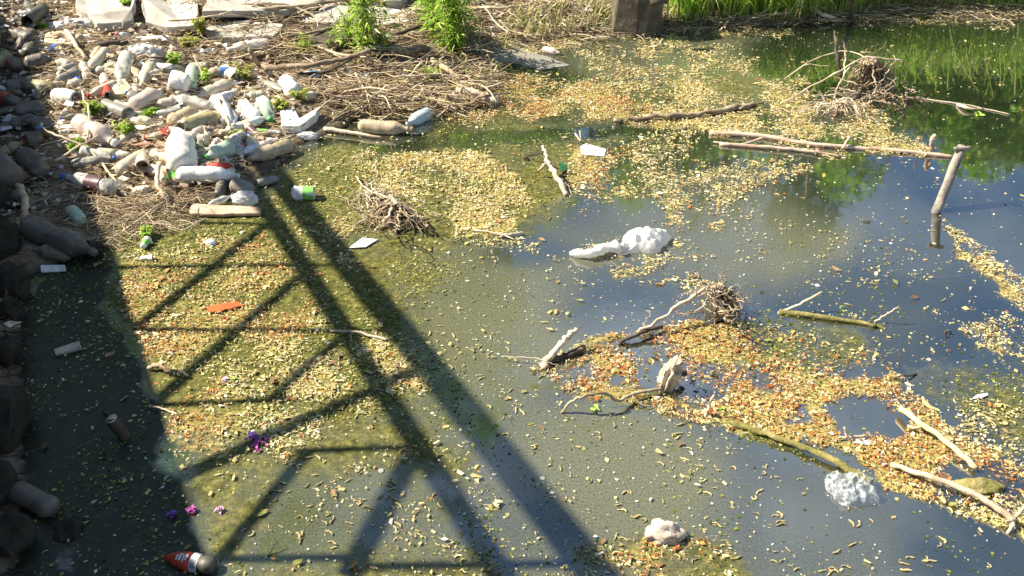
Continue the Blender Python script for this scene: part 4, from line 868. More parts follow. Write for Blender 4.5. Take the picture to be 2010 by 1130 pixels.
# stones
def rock(px, py, w, h, hz, m, label, seed, sink=.3, cat='stone', name='stone'):
    s_ = sc(py); me = blob(name, (w / s_ / 2, h / s_ / 2 * 1.4, hz), seed, .35 if m is not M_shaded_dirtrock else .6, 1.4, 4 if m is not M_shaded_dirtrock else 2); o = link(name, me, m); o.location = G(px, py) + Vector((0, 0, hz * (1 - 2 * sink) * .5)); tag(o, label, cat)
    if m is M_shaded_dirtrock: me.polygons.foreach_set('use_smooth', np.zeros(len(me.polygons), bool))
    return o
rock(1302, 1050, 78, 40, .045, M_rock, 'pale rounded stone on the mossy patch at the bottom', 2)
if 0: rock(1300, 1100, 280, 90, .010, M_moss, 'low mossy mound under the pale stone', 31, .45, 'mound', 'mound')
rock(1925, 958, 96, 34, .03, M_moss, 'mossy lump behind the white branch', 4, .4, 'moss lump', 'moss_lump')
rock(12, 845, 96, 110, .12, M_shaded_dirtrock, 'big rounded brown boulder at the left frame edge in shade', 5)
rock(134, 1040, 62, 40, .035, M_shaded_dirtrock, 'dark weed covered lump in shade at the lower left', 6, .35)
rock(182, 492, 40, 24, .04, M_shaded_dirtrock, 'grey stone beside the big muddy brown bottle in shade', 7)
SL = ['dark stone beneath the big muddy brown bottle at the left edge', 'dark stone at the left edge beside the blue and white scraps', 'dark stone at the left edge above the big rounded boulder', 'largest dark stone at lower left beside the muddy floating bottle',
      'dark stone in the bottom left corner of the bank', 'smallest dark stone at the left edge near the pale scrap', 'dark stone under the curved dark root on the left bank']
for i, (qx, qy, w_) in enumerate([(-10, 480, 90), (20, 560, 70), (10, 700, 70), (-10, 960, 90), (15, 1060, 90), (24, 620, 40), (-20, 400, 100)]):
    rock(qx, qy, w_, w_ * .8, .08, M_shaded_dirtrock, SL[i], 40 + i)['group'] = 'shaded stones on the left bank'

# ------------------------------------------------------------------ driftwood
SK = .72
def stick(pts, r0, r1, m, label, cat='branch', name='branch', subs=(), jit=.0022, sides=8, group=None, wob=.12, knob=.09, land=False):
    """pts: (px, py, height above water/ground); radii in px"""
    W3 = [(G(p[0], p[1], p[2]) if land else P(*p)) for p in pts]; s_ = sc(pts[0][1])
    me = tubemesh(name, [(W3, r0 * SK / s_, r1 * SK / s_)], sides, wob, knob, 6, jit); o = link(name, me, m); local(me, o); tag(o, label, cat, group)
    for sp, a, b in subs:
        W = [(G(p[0], p[1], p[2]) if land else P(*p)) for p in sp]; c = link('twig', tubemesh('twig', [(W, a * SK / s_, b * SK / s_)], 5, .15, .1, 4, jit * .6), m); c.location = -o.location; c.parent = o
    return o
stick([(1393, 260, .008), (1500, 268, .010), (1600, 284, .010), (1740, 294, .008), (1875, 307, .006)], 7.5, 4.5, M_red, 'long reddish bare trunk lying across the far water', 'log', 'log',
      [([(1830, 292, .02), (1828, 280, .06), (1834, 264, .11)], 7, 6), ([(1655, 290, .02), (1668, 268, .07)], 4, 3), ([(1500, 270, .02), (1450, 284, .01), (1400, 278, .01)], 4, 2)], .004)
stick([(1412, 282, .008), (1500, 288, .012), (1580, 296, .012), (1650, 306, .008)], 6, 3, M_red, 'thinner pale log lying below the long reddish trunk', 'log', 'log')
stick([(1834, 424, -.02), (1889, 286, .30)], 13, 12, noisecol('grey_post', [(.35, (.10, .085, .065)), (.5, (.24, .21, .17)), (.65, (.40, .35, .29))], 16, .95, 1, 60, stretch=(1, 1, .25)), 'slanting grey wooden post standing in the water at right', 'post', 'post',
      [([(1872, 292, .29), (1892, 290, .30), (1905, 290, .30)], 7, 5)], .001, 9, knob=.04, wob=.06)
stick([(1205, 238, .01), (1260, 232, .02), (1320, 226, .025), (1400, 220, .02), (1482, 203, .015)], 5, 8, M_bark, 'rough dark log edging the far litter mat', 'log', 'log', [([(1450, 212, .03), (1470, 205, .05), (1500, 200, .03)], 4, 2)], .008, knob=.4)
stick([(1672, 48, -.03), (1671, 20, .12), (1668, -5, .25)], 8, 6, M_darkwood, 'dark upright stake at the far bank by the grass', 'stake', 'stake')
stick([(1770, 190, .003), (1830, 196, .004), (1900, 206, .005), (1985, 225, .004)], 2.5, 1.5, M_pale, 'pale half sunk branch with litter trailing right of the root tangle', 'branch', 'branch', [([(1880, 204, .01), (1900, 212, .02), (1930, 214, .01)], 5, 3)])
stick([(638, 252, .02), (690, 260, .02), (748, 270, .01)], 6, 3, M_pale, 'white bare stick pointing from the pile towards the pond', 'stick', 'stick')
stick([(930, 452, .01), (975, 458, .015), (1010, 470, .01)], 2.5, 1.5, M_pale, 'thin curved twig floating in mid pond', 'twig', 'twig')
stick([(985, 462, .012), (1005, 460, .015), (1028, 456, .01)], 5, 3, M_pale, 'short split bark piece next to the thin curved twig', 'bark piece', 'bark_piece')
stick([(650, 648, .01), (700, 652, .02), (762, 667, .01)], 4, 3, M_pale, 'bleached stick crossing the bridge shadow', 'stick', 'stick')
stick([(292, 796, .01), (320, 803, .012), (350, 813, .01)], 3, 2, M_pale, 'small stick at the edge of the deck shadow', 'stick', 'stick')
stick([(292, 722, .01), (312, 716, .03), (330, 728, .02), (352, 728, .03), (368, 738, .01)], 7, 4, M_bark, 'curled brown bark strip on the algae near the deck shadow', 'bark piece', 'bark_piece')
stick([(205, 808, -.0), (214, 815, .03)], 4, 4, M_darkwood, 'dark stub left of the sawn branch end in shade', 'stick', 'stick')
so_ = stick([(258, 876, -.05), (219, 822, .10)], 17, 16, M_darkwood, 'sawn branch end sticking out of the shaded water', 'branch', 'branch')
cf = link('cut_face', tubemesh('cut_face', [([P(219, 822, .10), P(219, 822, .10) + (P(219, 822, .10) - P(258, 876, -.05)).normalized() * .004], 11 / sc(822), 11 / sc(822))], 10, .05, 0, 1), M_pale); cf.location = -so_.location; cf.parent = so_
stick([(525, 1092, .0), (545, 1060, .03)], 2, 1.5, M_darkwood, 'dark twig standing in the bottom bay of the shadow', 'twig', 'twig')
stick([(1062, 728, -.01), (1080, 700, .03), (1105, 672, .06), (1132, 645, .09)], 11, 7, M_pale, 'stubby bark covered branch rising from the mat tip', 'branch', 'branch', jit=.006, knob=.25)
stick([(1062, 718, .01), (1100, 700, .015), (1148, 684, .02)], 9, 8, M_darkwood, 'dark rotten log beside the stubby branch', 'log', 'log', jit=.006, knob=.3)
stick([(985, 699, .02), (1050, 703, .03), (1080, 712, .03), (1112, 722, .01)], 1.3, 1, M_pale, 'thin straw twig crossing the stubby branch', 'twig', 'twig')
sk = blob('stump', (.036, .034, .10), 6, .75, 1.3, 4, None, True); o = link('stump', sk, M_pale); o.location = P(1312, 768, .0) + Vector((0, .02, .05)); o.rotation_euler = (.15, .2, .4); tag(o, 'pale knobbly stump chunk standing in the orange mat', 'stump')
o2 = link('branch_stub', tubemesh('branch_stub', [([Vector((.01, 0, -.02)), Vector((.05, .01, .01)), Vector((.085, .02, .0))], .018, .012)], 7, .2, .2), M_darkwood); o2.parent = o
stick([(1102, 810, .0), (1122, 788, .05), (1150, 776, .08), (1188, 772, .08), (1215, 786, .04), (1245, 772, .03), (1300, 762, .02)], 4, 5, M_bark, 'arched dead branch below the orange mat', 'branch', 'branch',
      [([(1190, 772, .08), (1186, 752, .1), (1150, 757, .09)], 2, 1), ([(1240, 776, .03), (1260, 795, .01), (1278, 796, .01)], 4, 2)])
stick([(1380, 830, -.02), (1392, 795, .05), (1408, 758, .13)], 5, 3, M_pale, 'upright pale stick at the lower edge of the orange mat', 'stick', 'stick')
stick([(1528, 614, .0), (1570, 596, .04), (1612, 574, .09)], 4, 3, M_pale, 'pointed stick rising right of the leaning root', 'stick', 'stick')
stick([(1718, 632, .0), (1738, 618, .04), (1764, 602, .08)], 2.5, 1.5, M_pale, 'thin forked twig on the blue water', 'twig', 'twig')
stick([(1530, 612, .005), (1600, 620, .01), (1700, 636, .005), (1740, 645, 0)], 8, 4, M_moss, 'sunken mossy branch between the two upright twigs', 'branch', 'branch')
stick([(1420, 826, .005), (1480, 843, .015), (1560, 872, .02), (1640, 905, .02), (1712, 948, .004)], 7, 10, M_moss, 'long moss covered log edging the orange mat', 'log', 'log', jit=.003, sides=9)
stick([(1768, 800, .03), (1800, 826, .04), (1850, 860, .035), (1918, 920, .015)], 8, 7, noisecol('green_stem', [(.3, (.36, .40, .10)), (.45, (.62, .55, .26)), (.7, (.52, .36, .22))], 5, .6, .3, 60), 'yellow green peeled stem lying right of the blue gap', 'branch', 'branch', [([(1812, 836, .03), (1798, 840, .03), (1784, 836, .02)], 4, 4)])
stick([(1750, 912, .02), (1810, 930, .04), (1880, 955, .05), (1940, 985, .04), (1992, 1022, .03)], 7, 9, M_pale, 'curving bleached branch at lower right', 'branch', 'branch',
      [([(1990, 1018, .03), (2005, 1002, .06), (2040, 965, .10)], 7, 5), ([(1990, 1015, .03), (1988, 1030, .02), (1978, 1046, .0)], 6, 4), ([(1910, 968, .05), (1905, 975, .03), (1896, 982, .02)], 3, 1)])
stick([(1645, 860, .01), (1670, 857, .015), (1705, 856, .01)], 3, 3, M_pale, 'small white bone-like twig above the clear bag', 'twig', 'twig', [([(1664, 858, .015), (1660, 848, .03), (1657, 838, .05)], 3, 3)])
stick([(1800, 735, .0), (1770, 738, .02), (1740, 742, .0)], 2.5, 1.5, M_darkwood, 'dark floating twig on the right-hand algae', 'twig', 'twig')
stick([(1855, 652, .0), (1862, 648, .02), (1868, 656, .0)], 3, 2, M_darkwood, 'tiny dark splinter on the blue water at right', 'splinter', 'splinter')
stick([(1130, 262, .0), (1140, 275, .04), (1138, 258, .08)], 2.5, 1.5, M_pale, 'tiny upright stick near the white scrap', 'stick', 'stick')
# knotted driftwood in mid water
t_ = empty('driftwood', P(1085, 335), 'knotted pale driftwood standing by the white scrap', 'driftwood')
def rootkid(par, pts, a, b, m, s_, name='root', jit=.003):
    W3 = [P(*p) - Vector(par.location) for p in pts]; return link(name, tubemesh(name, [(W3, a * .6 / s_, b * .55 / s_)], 5, .25, .3, 5, jit * 1.3), m, par)
s_ = sc(335)
rootkid(t_, [(1066, 288, .12), (1072, 305, .10), (1078, 325, .07), (1095, 350, .05), (1112, 384, .0)], 5, 12, M_pale, s_, 'trunk', .004)
rootkid(t_, [(1076, 318, .08), (1062, 330, .05), (1056, 340, .02)], 6, 3, M_pale, s_)
rootkid(t_, [(1066, 300, .09), (1050, 302, .05), (1028, 310, .01)], 4, 3, M_darkwood, s_)
rootkid(t_, [(1100, 350, .05), (1112, 362, .03), (1120, 380, .0)], 6, 3, M_bark, s_)
V, Fc = [], []
lf = link('leaf', mk('leaf', [P(1098, 318, .06), P(1112, 322, .05), P(1116, 332, .03), P(1100, 336, .04)], [(0, 1, 2, 3)], False), flat('green_leaf', (.04, .18, .06))); lf.location = -Vector(t_.location); lf.parent = t_
# big root tangle, far right
def tangle(name, c, label, roots, m, core=None):
    core = None
    t = empty(name, P(*c), label, 'root clump'); s = sc(c[1])
    if core: me = blob('core', tuple(q / s for q in core[:3]), core[3], .5, 2, 3); k = link('core', me, M_darkwood, t); k.location = (0, .02, core[2] / s * .8)
    for pts, a, b, mm in roots: rootkid(t, pts, a, b, mm, s, 'root', .004)
    return t
def snarl(cx, cy, z0, n, rx, ry, m, rr=1.6):
    out = []
    for i in range(n):
        q = [cx + random.gauss(0, rx * .5), cy + random.gauss(0, ry * .5), random.uniform(0, z0)]; a = random.uniform(0, 6.28); pts = [tuple(q)]
        for k in range(4):
            a += random.gauss(0, .8); q = [q[0] + math.cos(a) * rx * .4, q[1] + math.sin(a) * ry * .35, max(0, q[2] + random.gauss(0, z0 * .25))]; pts.append(tuple(q))
        out.append((pts, rr * random.uniform(.6, 1.8), rr * .4, m))
    return out
def umbrella(cx, cy, z0, n, rx, m, rr=2.0, spread=(-1.3, 1.3), drop=1.0):
    out = []
    for i in range(n):
        a = random.uniform(*spread); r = rx * random.uniform(.5, 1.1); ex = cx + math.sin(a) * r; ey = cy + random.uniform(.5, 1) * drop * r * .9
        out.append(([(cx + random.gauss(0, 5), cy + random.gauss(0, 3), z0), ((cx + ex) / 2 + random.gauss(0, 4), cy + (ey - cy) * .25, z0 * .8), (ex, ey, random.uniform(-.01, .04))], rr * random.uniform(.7, 1.4), rr * .5, m))
    return out
tangle('root_clump', (1700, 190), 'sprawling upturned root tangle standing in the far right water', [
 ([(1648, 150, .12), (1645, 110, .24), (1636, 62, .36)], 8, 5, M_darkwood), ([(1655, 150, .1), (1660, 110, .2), (1654, 80, .3)], 4, 2, M_pale),
 ([(1775, 118, .22), (1735, 115, .24), (1700, 112, .24), (1670, 128, .20), (1610, 160, .10), (1533, 203, .0)], 3, 3.4, M_pale),
 ([(1700, 112, .24), (1660, 100, .24), (1600, 115, .18), (1538, 155, .04)], 2, 2, M_pale), ([(1680, 120, .22), (1655, 150, .14), (1640, 180, .04), (1637, 196, .0)], 3.5, 2.5, M_pale),
 ([(1740, 115, .24), (1748, 130, .2), (1730, 160, .12), (1700, 205, .02), (1690, 222, .0)], 2.5, 2, M_pale), ([(1720, 112, .24), (1715, 140, .18), (1722, 175, .08), (1716, 190, .02)], 3, 2, M_pale),
 ([(1630, 130, .12), (1590, 126, .12), (1570, 136, .1)], 2, 1.2, M_pale), ([(1700, 115, .24), (1735, 90, .24), (1742, 80, .25)], 1.2, .8, M_moss)]
 + umbrella(1712, 118, .23, 60, 52, M_bark, 2.6, drop=1.2) + umbrella(1715, 120, .20, 30, 40, M_darkwood, 4, (-.9, .9), 1.6) + umbrella(1700, 120, .22, 20, 46, M_pale, 2) + snarl(1715, 150, .2, 22, 50, 40, M_bark, 2) + snarl(1650, 205, .05, 40, 60, 24, M_pale, 1.5) + snarl(1760, 190, .05, 26, 34, 16, M_bark, 1.6) + umbrella(1745, 165, .08, 20, 30, M_pale, 1.8) + umbrella(1650, 200, .06, 20, 44, M_pale, 1.6, drop=.9), M_bark, (34, 30, 30, 4))
crown = empty('fibre_tuft', P(1655, 225), 'tuft of pale root fibres below the upturned root tangle', 'root clump')
for pts, a, b, mm in umbrella(1655, 196, .08, 22, 46, M_pale, 1.7): rootkid(crown, pts, a, b, mm, sc(225), 'root')
# root clump centre left
rc = [([(775, 400, .10), (760, 430, .06), (735, 452, .0)], 7, 5, M_pale), ([(715, 372, .03), (724, 398, .06), (720, 420, .01)], 3, 2, M_pale), ([(775, 402, .1), (800, 425, .08), (850, 458, .0)], 4, 2, M_bark),
      ([(690, 448, .01), (740, 415, .06), (775, 395, .1)], 2, 2, M_pale), ([(768, 385, .12), (782, 405, .10), (782, 440, .04), (770, 462, .0)], 5, 3, M_pale), ([(700, 345, .02), (716, 368, .05), (760, 388, .08)], 4, 3, M_pale),
      ([(645, 470, .0), (700, 440, .03), (760, 400, .08)], 1.5, 1.2, M_pale)] + umbrella(775, 398, .11, 60, 76, M_bark, 2.4, drop=.85) + umbrella(785, 415, .07, 26, 50, M_darkwood, 4, drop=.8) + snarl(775, 430, .1, 26, 60, 26, M_bark, 2) + snarl(735, 395, .04, 30, 40, 40, M_pale, 1.5) + umbrella(735, 375, .05, 30, 50, M_pale, 1.6, drop=.8)
tangle('root_clump', (780, 440), 'matted brown root clump beside the yellow catkin drift', rc, M_bark, (38, 22, 18, 9))
# leaning root, right of centre
rc = [([(1388, 562, .14), (1340, 595, .10), (1290, 630, .06), (1225, 668, .01)], 7, 5, M_pale), ([(1385, 565, .13), (1360, 580, .1), (1325, 605, .05)], 2.5, 1.5, M_pale), ([(1395, 592, .1), (1350, 620, .05), (1325, 640, .01)], 2.5, 1.5, M_pale),
      ([(1362, 530, .2), (1375, 548, .17), (1390, 562, .14)], 3, 5, M_pale), ([(1266, 640, .03), (1270, 625, .05), (1274, 608, .07)], 1.5, 1, M_pale), ([(1395, 565, .14), (1415, 600, .08), (1432, 635, .01)], 10, 7, M_bark),
      ([(1400, 562, .14), (1405, 600, .08), (1400, 632, .0)], 8, 5, M_bark), ([(1430, 570, .12), (1450, 560, .12), (1460, 600, .05)], 2, 1.5, M_pale), ([(1410, 560, .14), (1440, 590, .08), (1450, 625, .02)], 6, 3, M_bark)] + umbrella(1410, 562, .13, 50, 52, M_bark, 2.6, (-.5, 1.2)) + umbrella(1415, 570, .11, 20, 44, M_darkwood, 4, (-.5, 1.0), 1.3) + snarl(1415, 590, .12, 28, 40, 34, M_bark, 2) + snarl(1395, 566, .14, 20, 26, 14, M_pale, 1.8) 
tangle('root_clump', (1400, 620), 'leaning root with long pale limb above the orange mat', rc, M_bark, (20, 16, 18, 12))
stick([(1216, 672, .01), (1250, 655, .03), (1300, 640, .02)], 7, 5, M_darkwood, 'dark wood lying along the base of the leaning root limb', 'branch', 'branch')

# ------------------------------------------------------------------ brush pile on the bank
BR = [
 ([(520, 134, .10), (600, 128, .12), (660, 118, .13), (730, 98, .16)], 8, 6, M_bark, 'long pale barked branch crossing the brush pile'),
 ([(478, 84, .18), (494, 104, .13), (508, 130, .03)], 5, 6, M_bark, 'dark slanting stake above the white bottles'),
 ([(560, 72, .10), (620, 62, .12), (680, 50, .10), (720, 44, .06)], 4, 3, M_bark, 'crooked grey branch behind the dark plank'),
 ([(585, 145, .06), (640, 140, .10), (690, 116, .12)], 4, 3, M_darkwood, 'dark branch under the long pale barked one'),
 ([(770, 68, .08), (820, 52, .14), (880, 30, .12), (900, 20, .1)], 6, 4, M_darkwood, 'dark curved branch between the green shoots'),
 ([(775, 112, .05), (800, 100, .1), (836, 96, .1), (848, 112, .05)], 10, 10, M_bark, 'thick short log in the brush pile heart'),
 ([(848, 118, .08), (880, 138, .10), (900, 158, .06), (896, 190, .02)], 8, 6, M_bark, 'bent root at the brush pile tip'),
 ([(905, 176, .05), (935, 186, .05), (972, 202, .02)], 16, 15, M_pale, 'stout pale sawn log resting at the pile tip'),
 ([(640, 50, .03), (560, 8, .10), (420, 14, .04)], 4, 3, M_pale, 'pale branch along the slab edge'),
 ([(452, 14, .02), (540, 16, .08), (700, -4, .05)], 5, 4, M_bark, 'weathered pole lying at the top of the bank'),
 ([(380, 110, .12), (400, 150, .05), (406, 170, .02)], 2, 2, M_pale, 'thin pale twig leaning over the green weed'),
 ([(312, 62, .12), (352, 96, .08), (368, 122, .04)], 3, 2, M_darkwood, 'thin dark twig slanting above the weed'),
 ([(330, 116, .08), (290, 112, .10), (262, 124, .06)], 2.5, 2, M_darkwood, 'dark bent twig over the tan bottle'),
 ([(160, 180, .06), (176, 220, .12), (172, 262, .08), (170, 282, .02)], 2.5, 2, M_pale, 'upright straw stalk left of the pinkish bottle'),
 ([(80, 240, .08), (92, 258, .10), (150, 280, .08), (190, 310, .05), (252, 392, .0)], 3, 3, M_pale, 'long straw coloured stick crossing above the plum labelled bottle'),
 ([(108, 316, .06), (150, 290, .10), (200, 262, .08)], 3.5, 2, M_pale, 'pale crossing stick left of the plum labelled bottle'),
 ([(312, 320, .10), (308, 350, .09), (322, 385, .05), (335, 402, .0)], 6, 5, M_pale, 'curved pale root standing left of the long white bottle'),
 ([(200, 482, .0), (260, 440, .03), (320, 396, .06)], 2.5, 1.5, M_pale, 'thin stick slanting over the shaded inlet'),
 ([(195, 452, .01), (260, 425, .04), (330, 400, .05)], 1.5, 1.2, M_pale, 'thinner twig above the slanting stick in the inlet'),
 ([(35, 365, .06), (48, 395, .08), (44, 430, .05), (10, 480, .0)], 10, 8, M_bark, 'curved dark root on the shaded left bank'),
 ([(10, 560, .05), (14, 600, .02)], 3, 3, M_darkwood, 'dark stub at the left frame edge'),
 ([(80, 380, .03), (130, 360, .06), (160, 372, .03)], 4, 2, M_bark, 'dim branch in the shaded inlet'),
 ([(430, 195, .10), (442, 225, .08), (452, 255, .04)], 3, 3, M_pale, 'pale stick leaning across the white bottles'),
 ([(130, 60, .05), (150, 90, .08), (168, 112, .06), (172, 118, .04)], 5, 4, M_pale, 'short pale stick in front of the cream board'),
 ([(190, 90, .04), (240, 82, .06), (250, 90, .03)], 8, 8, M_darkwood, 'dark rotten log above the narrow cream bottle'),
 ([(880, 220, .02), (846, 224, .04), (800, 236, .02), (760, 240, .01)], 3, 2, M_bark, 'thin branch reaching over the tan waisted bottle'),
 ([(590, 250, .03), (660, 190, .06), (740, 200, .05), (800, 205, .02)], 3, 2, M_pale, 'arched twig above the tan waisted bottle'),
 ([(910, 14, .04), (980, 16, .08), (1040, 8, .06)], 4, 3, M_pale, 'pale branch on the far bank behind the green shoot'),
 ([(1310, 40, .02), (1350, 30, .05), (1420, 12, .04), (1500, 16, .03)], 3, 3, M_pale, 'pale stick in the grass right of the concrete stub'),
 ([(1590, 18, .03), (1620, 30, .05), (1650, 40, .0)], 6, 4, M_pale, 'pale driftwood by the dark stake'),
 ([(1300, 75, .0), (1292, 88, .03), (1272, 92, .0)], 1.8, 1.2, M_pale, 'thin twig curving from the concrete stub foot'),
 ([(885, 125, .03), (915, 122, .08), (940, 104, .05)], 5, 4, M_darkwood, 'dark wet branch by the blue capped bottle'),
]
for pts, a, b, m, lb in BR: stick(pts, a, b, m, lb, 'branch', 'branch', land=True, jit=.004)
BRUSH = [(400, 40), (560, 20), (760, 60), (900, 100), (960, 180), (900, 225), (800, 215), (640, 230), (570, 140), (430, 120)]
zs = [(BRUSH, 150, 'bare tangled twig in the brush pile at the water edge', 'twigs of the brush pile', (.25, .7), (M_pale, M_bark, M_bark, M_pale)),
      ([(250, 400), (370, 400), (380, 460), (240, 470)], 26, 'thin twig in the small tangle between shade and algae', 'twigs between shade and algae', (.12, .3), (M_pale, M_bark)),
      ([(900, 20), (1190, 20), (1180, 70), (950, 80), (880, 60)], 40, 'dry twig on the far bank left of the concrete stub', 'twigs left of the concrete stub', (.2, .5), (M_pale, M_bark)),
      ([(1310, 20), (1640, 20), (1600, 45), (1330, 60)], 34, 'dry twig on the far bank right of the concrete stub', 'twigs right of the concrete stub', (.2, .5), (M_pale, M_bark)),
      ([(100, 60), (420, 60), (540, 200), (400, 340), (200, 340), (100, 240)], 50, 'dry straw coloured twig lying across the bottle pile', 'twigs across the bottle pile', (.15, .4), (M_pale, M_pale, M_bark))]
for poly, num, lb, gp, (l0, l1), ms in zs:
    xs_ = [p[0] for p in poly]; ys_ = [p[1] for p in poly]; c = 0
    while c < num:
        qx, qy = random.uniform(min(xs_), max(xs_)), random.uniform(min(ys_), max(ys_))
        if not in_poly(np.array([qx]), np.array([qy]), poly)[0]: continue
        g = G(qx, qy); a = random.gauss(.1, .8); L = random.uniform(l0, l1); d = Vector((math.cos(a), math.sin(a), random.uniform(-.15, .35))).normalized(); z0 = random.uniform(.0, .09)
        p0 = g + Vector((0, 0, z0)); side = Vector((-d.y, d.x, random.uniform(-.3, .5))) * random.uniform(-.18, .18) * L
        line = [p0 - d * L / 2, p0 - d * L * .15 + side, p0 + d * L * .2 + side * .8 + Vector((0, 0, .02)), p0 + d * L / 2 - side * .4]
        for q in line: q.z = max(q.z, H(q.x, q.y) + .003, .003)
        r = random.choice([.002, .003, .005, .008, .012] if l1 > .65 else [.002, .003, .004, .0065]) * (1 if l1 > .4 else .6); lines = [(line, r, r * .45)]
        if random.random() < .6: lines.append(([line[2], line[2] + d * L * .2 + side * 1.2 + Vector((0, 0, .03))], r * .6, r * .3))
        me = tubemesh('twig', lines, 5, .15, .15, 3, .002); o = link('twig', me, random.choice(ms)); local(me, o); tag(o, lb, 'twig', gp); c += 1
# fine dead matter over the bank
def straws(name, poly, n, lr, rr, cols, label, zr=(.0, .05), cat='debris', tl=.35):
    P4 = [P(*p) for p in poly]; x0, x1 = min(p.x for p in P4), max(p.x for p in P4); y0, y1 = min(p.y for p in P4), max(p.y for p in P4)
    x = RNG.uniform(x0, x1, n * 5); y = RNG.uniform(y0, y1, n * 5); px, py = proj(x, y); k = in_poly(px, py, poly); x, y = x[k][:n], y[k][:n]; n = len(x)
    z = np.array([max(H(a, b), 0) for a, b in zip(x, y)]) + RNG.uniform(*zr, n)
    L = lr[0] * .6 + (lr[1] - lr[0]) * RNG.random(n) ** 2.2 * 1.2; R = RNG.uniform(*rr, n); T = []
    for b in (.3, 1.0, -.8, 1.8):
        v, f = curl(b, 4, 3, 1.0); T.append((np.array(v), f))
    T2 = []
    for (v, f) in T:
        v = v.copy(); T2.append((v, f))
    # template has radius ~1 around a unit line; squash cross-section by per-piece scale in y/z while keeping the curve
    Tn = []
    for b in (.3, 1.0, -.8, 1.8):
        v, f = curl(b, 4, 3, .013); Tn.append((v, f))
    c = np.array(cols)[RNG.integers(0, len(cols), n)] * RNG.uniform(.65, 1.2, (n, 1))
    scatter(name, Tn, np.stack([x, y, z], -1), RNG.normal(.1, .9, n), RNG.uniform(-1, 1, n) * tl * 2, L, c, M_litter, label, cat)
DRY = [(.56, .44, .28), (.40, .29, .17), (.66, .54, .36), (.18, .12, .07), (.76, .66, .47), (.62, .52, .24), (.30, .22, .13)]
straws('brush_litter', [(380, 60), (640, 90), (780, 50), (930, 40), (985, 190), (900, 235), (640, 240), (540, 130), (380, 120)], 6500, (.06, .28), (.002, .004), DRY, 'fine dead twigs matted through the brush pile', (.0, .09))
straws('bank_litter', [(90, 40), (420, 50), (600, 240), (560, 320), (360, 420), (200, 480), (60, 440), (90, 200)], 8000, (.04, .18), (.001, .003), DRY, 'dry straw and twig scraps between the bottles', (.0, .05))
straws('shore_litter', [(860, -20), (2300, -20), (2300, 40), (1660, 46), (1400, 62), (900, 110)], 8000, (.05, .25), (.001, .003), DRY, 'straw and twig wrack along the far shore', (.0, .04))
straws('inlet_litter', [(180, 400), (380, 395), (400, 440), (260, 480), (180, 500)], 900, (.04, .16), (.001, .002), DRY, 'fine twigs matted at the mouth of the shaded inlet', (.0, .03))
straws('left_bank_litter', [(-200, 0), (90, 0), (80, 300), (50, 480), (60, 520), (50, 1200), (-300, 1200)], 6000, (.04, .18), (.001, .003), [(.06, .045, .03), (.035, .025, .015), (.12, .09, .06)], 'dead twigs on the dark left bank', (.0, .04))  # twig colours darkened to carry the bridge shade
# chips of plastic and leaves on the dump
poly = [(60, -40), (420, -40), (600, 240), (560, 310), (360, 400), (200, 380), (20, 480), (-60, 100)]
x = RNG.uniform(-5, 1, 22000); y = RNG.uniform(4.2, 8.6, 22000); px, py = proj(x, y); k = in_poly(px, py, poly) | in_poly(px, py, BRUSH) | in_poly(px, py, [(400, -30), (1200, -30), (1190, 60), (900, 90), (400, 60)]); x, y = x[k], y[k]; n = len(x)
z = np.array([max(H(a, b), 0) for a, b in zip(x, y)]) + RNG.uniform(.005, .05, n)
CC = np.array([(.75, .73, .68), (.60, .52, .38), (.42, .33, .22), (.36, .26, .17), (.28, .2, .13), (.5, .42, .3), (.18, .13, .09)])
scatter('scrap_litter', FL, np.stack([x, y, z], -1), RNG.uniform(0, 6.28, n), RNG.uniform(-1, 1, n), RNG.gamma(4, .008, n) + .01, CC[RNG.integers(0, 7, n)] * RNG.uniform(.8, 1.1, (n, 1)), M_litter, 'plastic scraps and dead leaves trodden between the bottles', 'debris', smooth=False)

# ------------------------------------------------------------------ living plants
FG = [(.26, .46, .04), (.36, .54, .06), (.18, .34, .03), (.50, .62, .11)]
def leaves_on(lines, per, size, cols, aspect, parent, name='foliage', hang=.6):
    vs, fs, cs = [], [], []
    for ln in lines:
        for i in range(per):
            t = random.random() ** 1.0; q = ln[0].lerp(ln[1], min(t * 2, 1)) if t < .5 else ln[1].lerp(ln[2], (t - .5) * 2)
            a = random.uniform(0, 6.28); d = Vector((math.cos(a), math.sin(a), random.uniform(-hang, .5))).normalized(); L = size * random.uniform(.6, 1.3)
            s = d.cross(Vector((random.gauss(0, .4), random.gauss(0, .4), 1))).normalized() * L * aspect; b = len(vs)
            m1 = q + d * L * .45 + Vector((0, 0, L * .06)); e = q + d * L - Vector((0, 0, L * .15)); vs += [q, m1 - s, e, m1 + s]; fs.append((b, b + 1, b + 2, b + 3))
            c = random.choice(cols); k = random.uniform(.7, 1.2); cs += [tuple(v * k for v in c)] * 4
    o = link(name, mk(name, vs, np.array(fs), False, np.array(cs)), M_leafy, parent); return o
def plant(px, py, hgt, spread, stems, per, size, label, cat, cols=FG, aspect=.085, name='leafy_shoot', dirx=0, lift=0, thick=.003, droop=0):
    g = G(px, py, 0); t = empty(name, g, label, cat); lines = []; tl = []
    for i in range(stems):
        a = random.uniform(0, 6.28); r = spread * random.uniform(.3, 1); tip = Vector((math.cos(a) * r + dirx, math.sin(a) * r, hgt * random.uniform(.6, 1.1)))
        mid = Vector((tip.x * .4, tip.y * .4, tip.z * .7))
        if droop: mid.z = tip.z * 1.15; tip.z *= (1 - droop)
        b0 = Vector((random.gauss(0, spread * .15), random.gauss(0, spread * .15), 0)); lines.append((b0, mid, tip)); tl.append(([b0, mid, tip], thick, thick * .4))
    link('stem', tubemesh('stem', tl, 4, .1, 0, 3), M_moss, t); leaves_on(lines, per, size, cols, aspect, t); return t
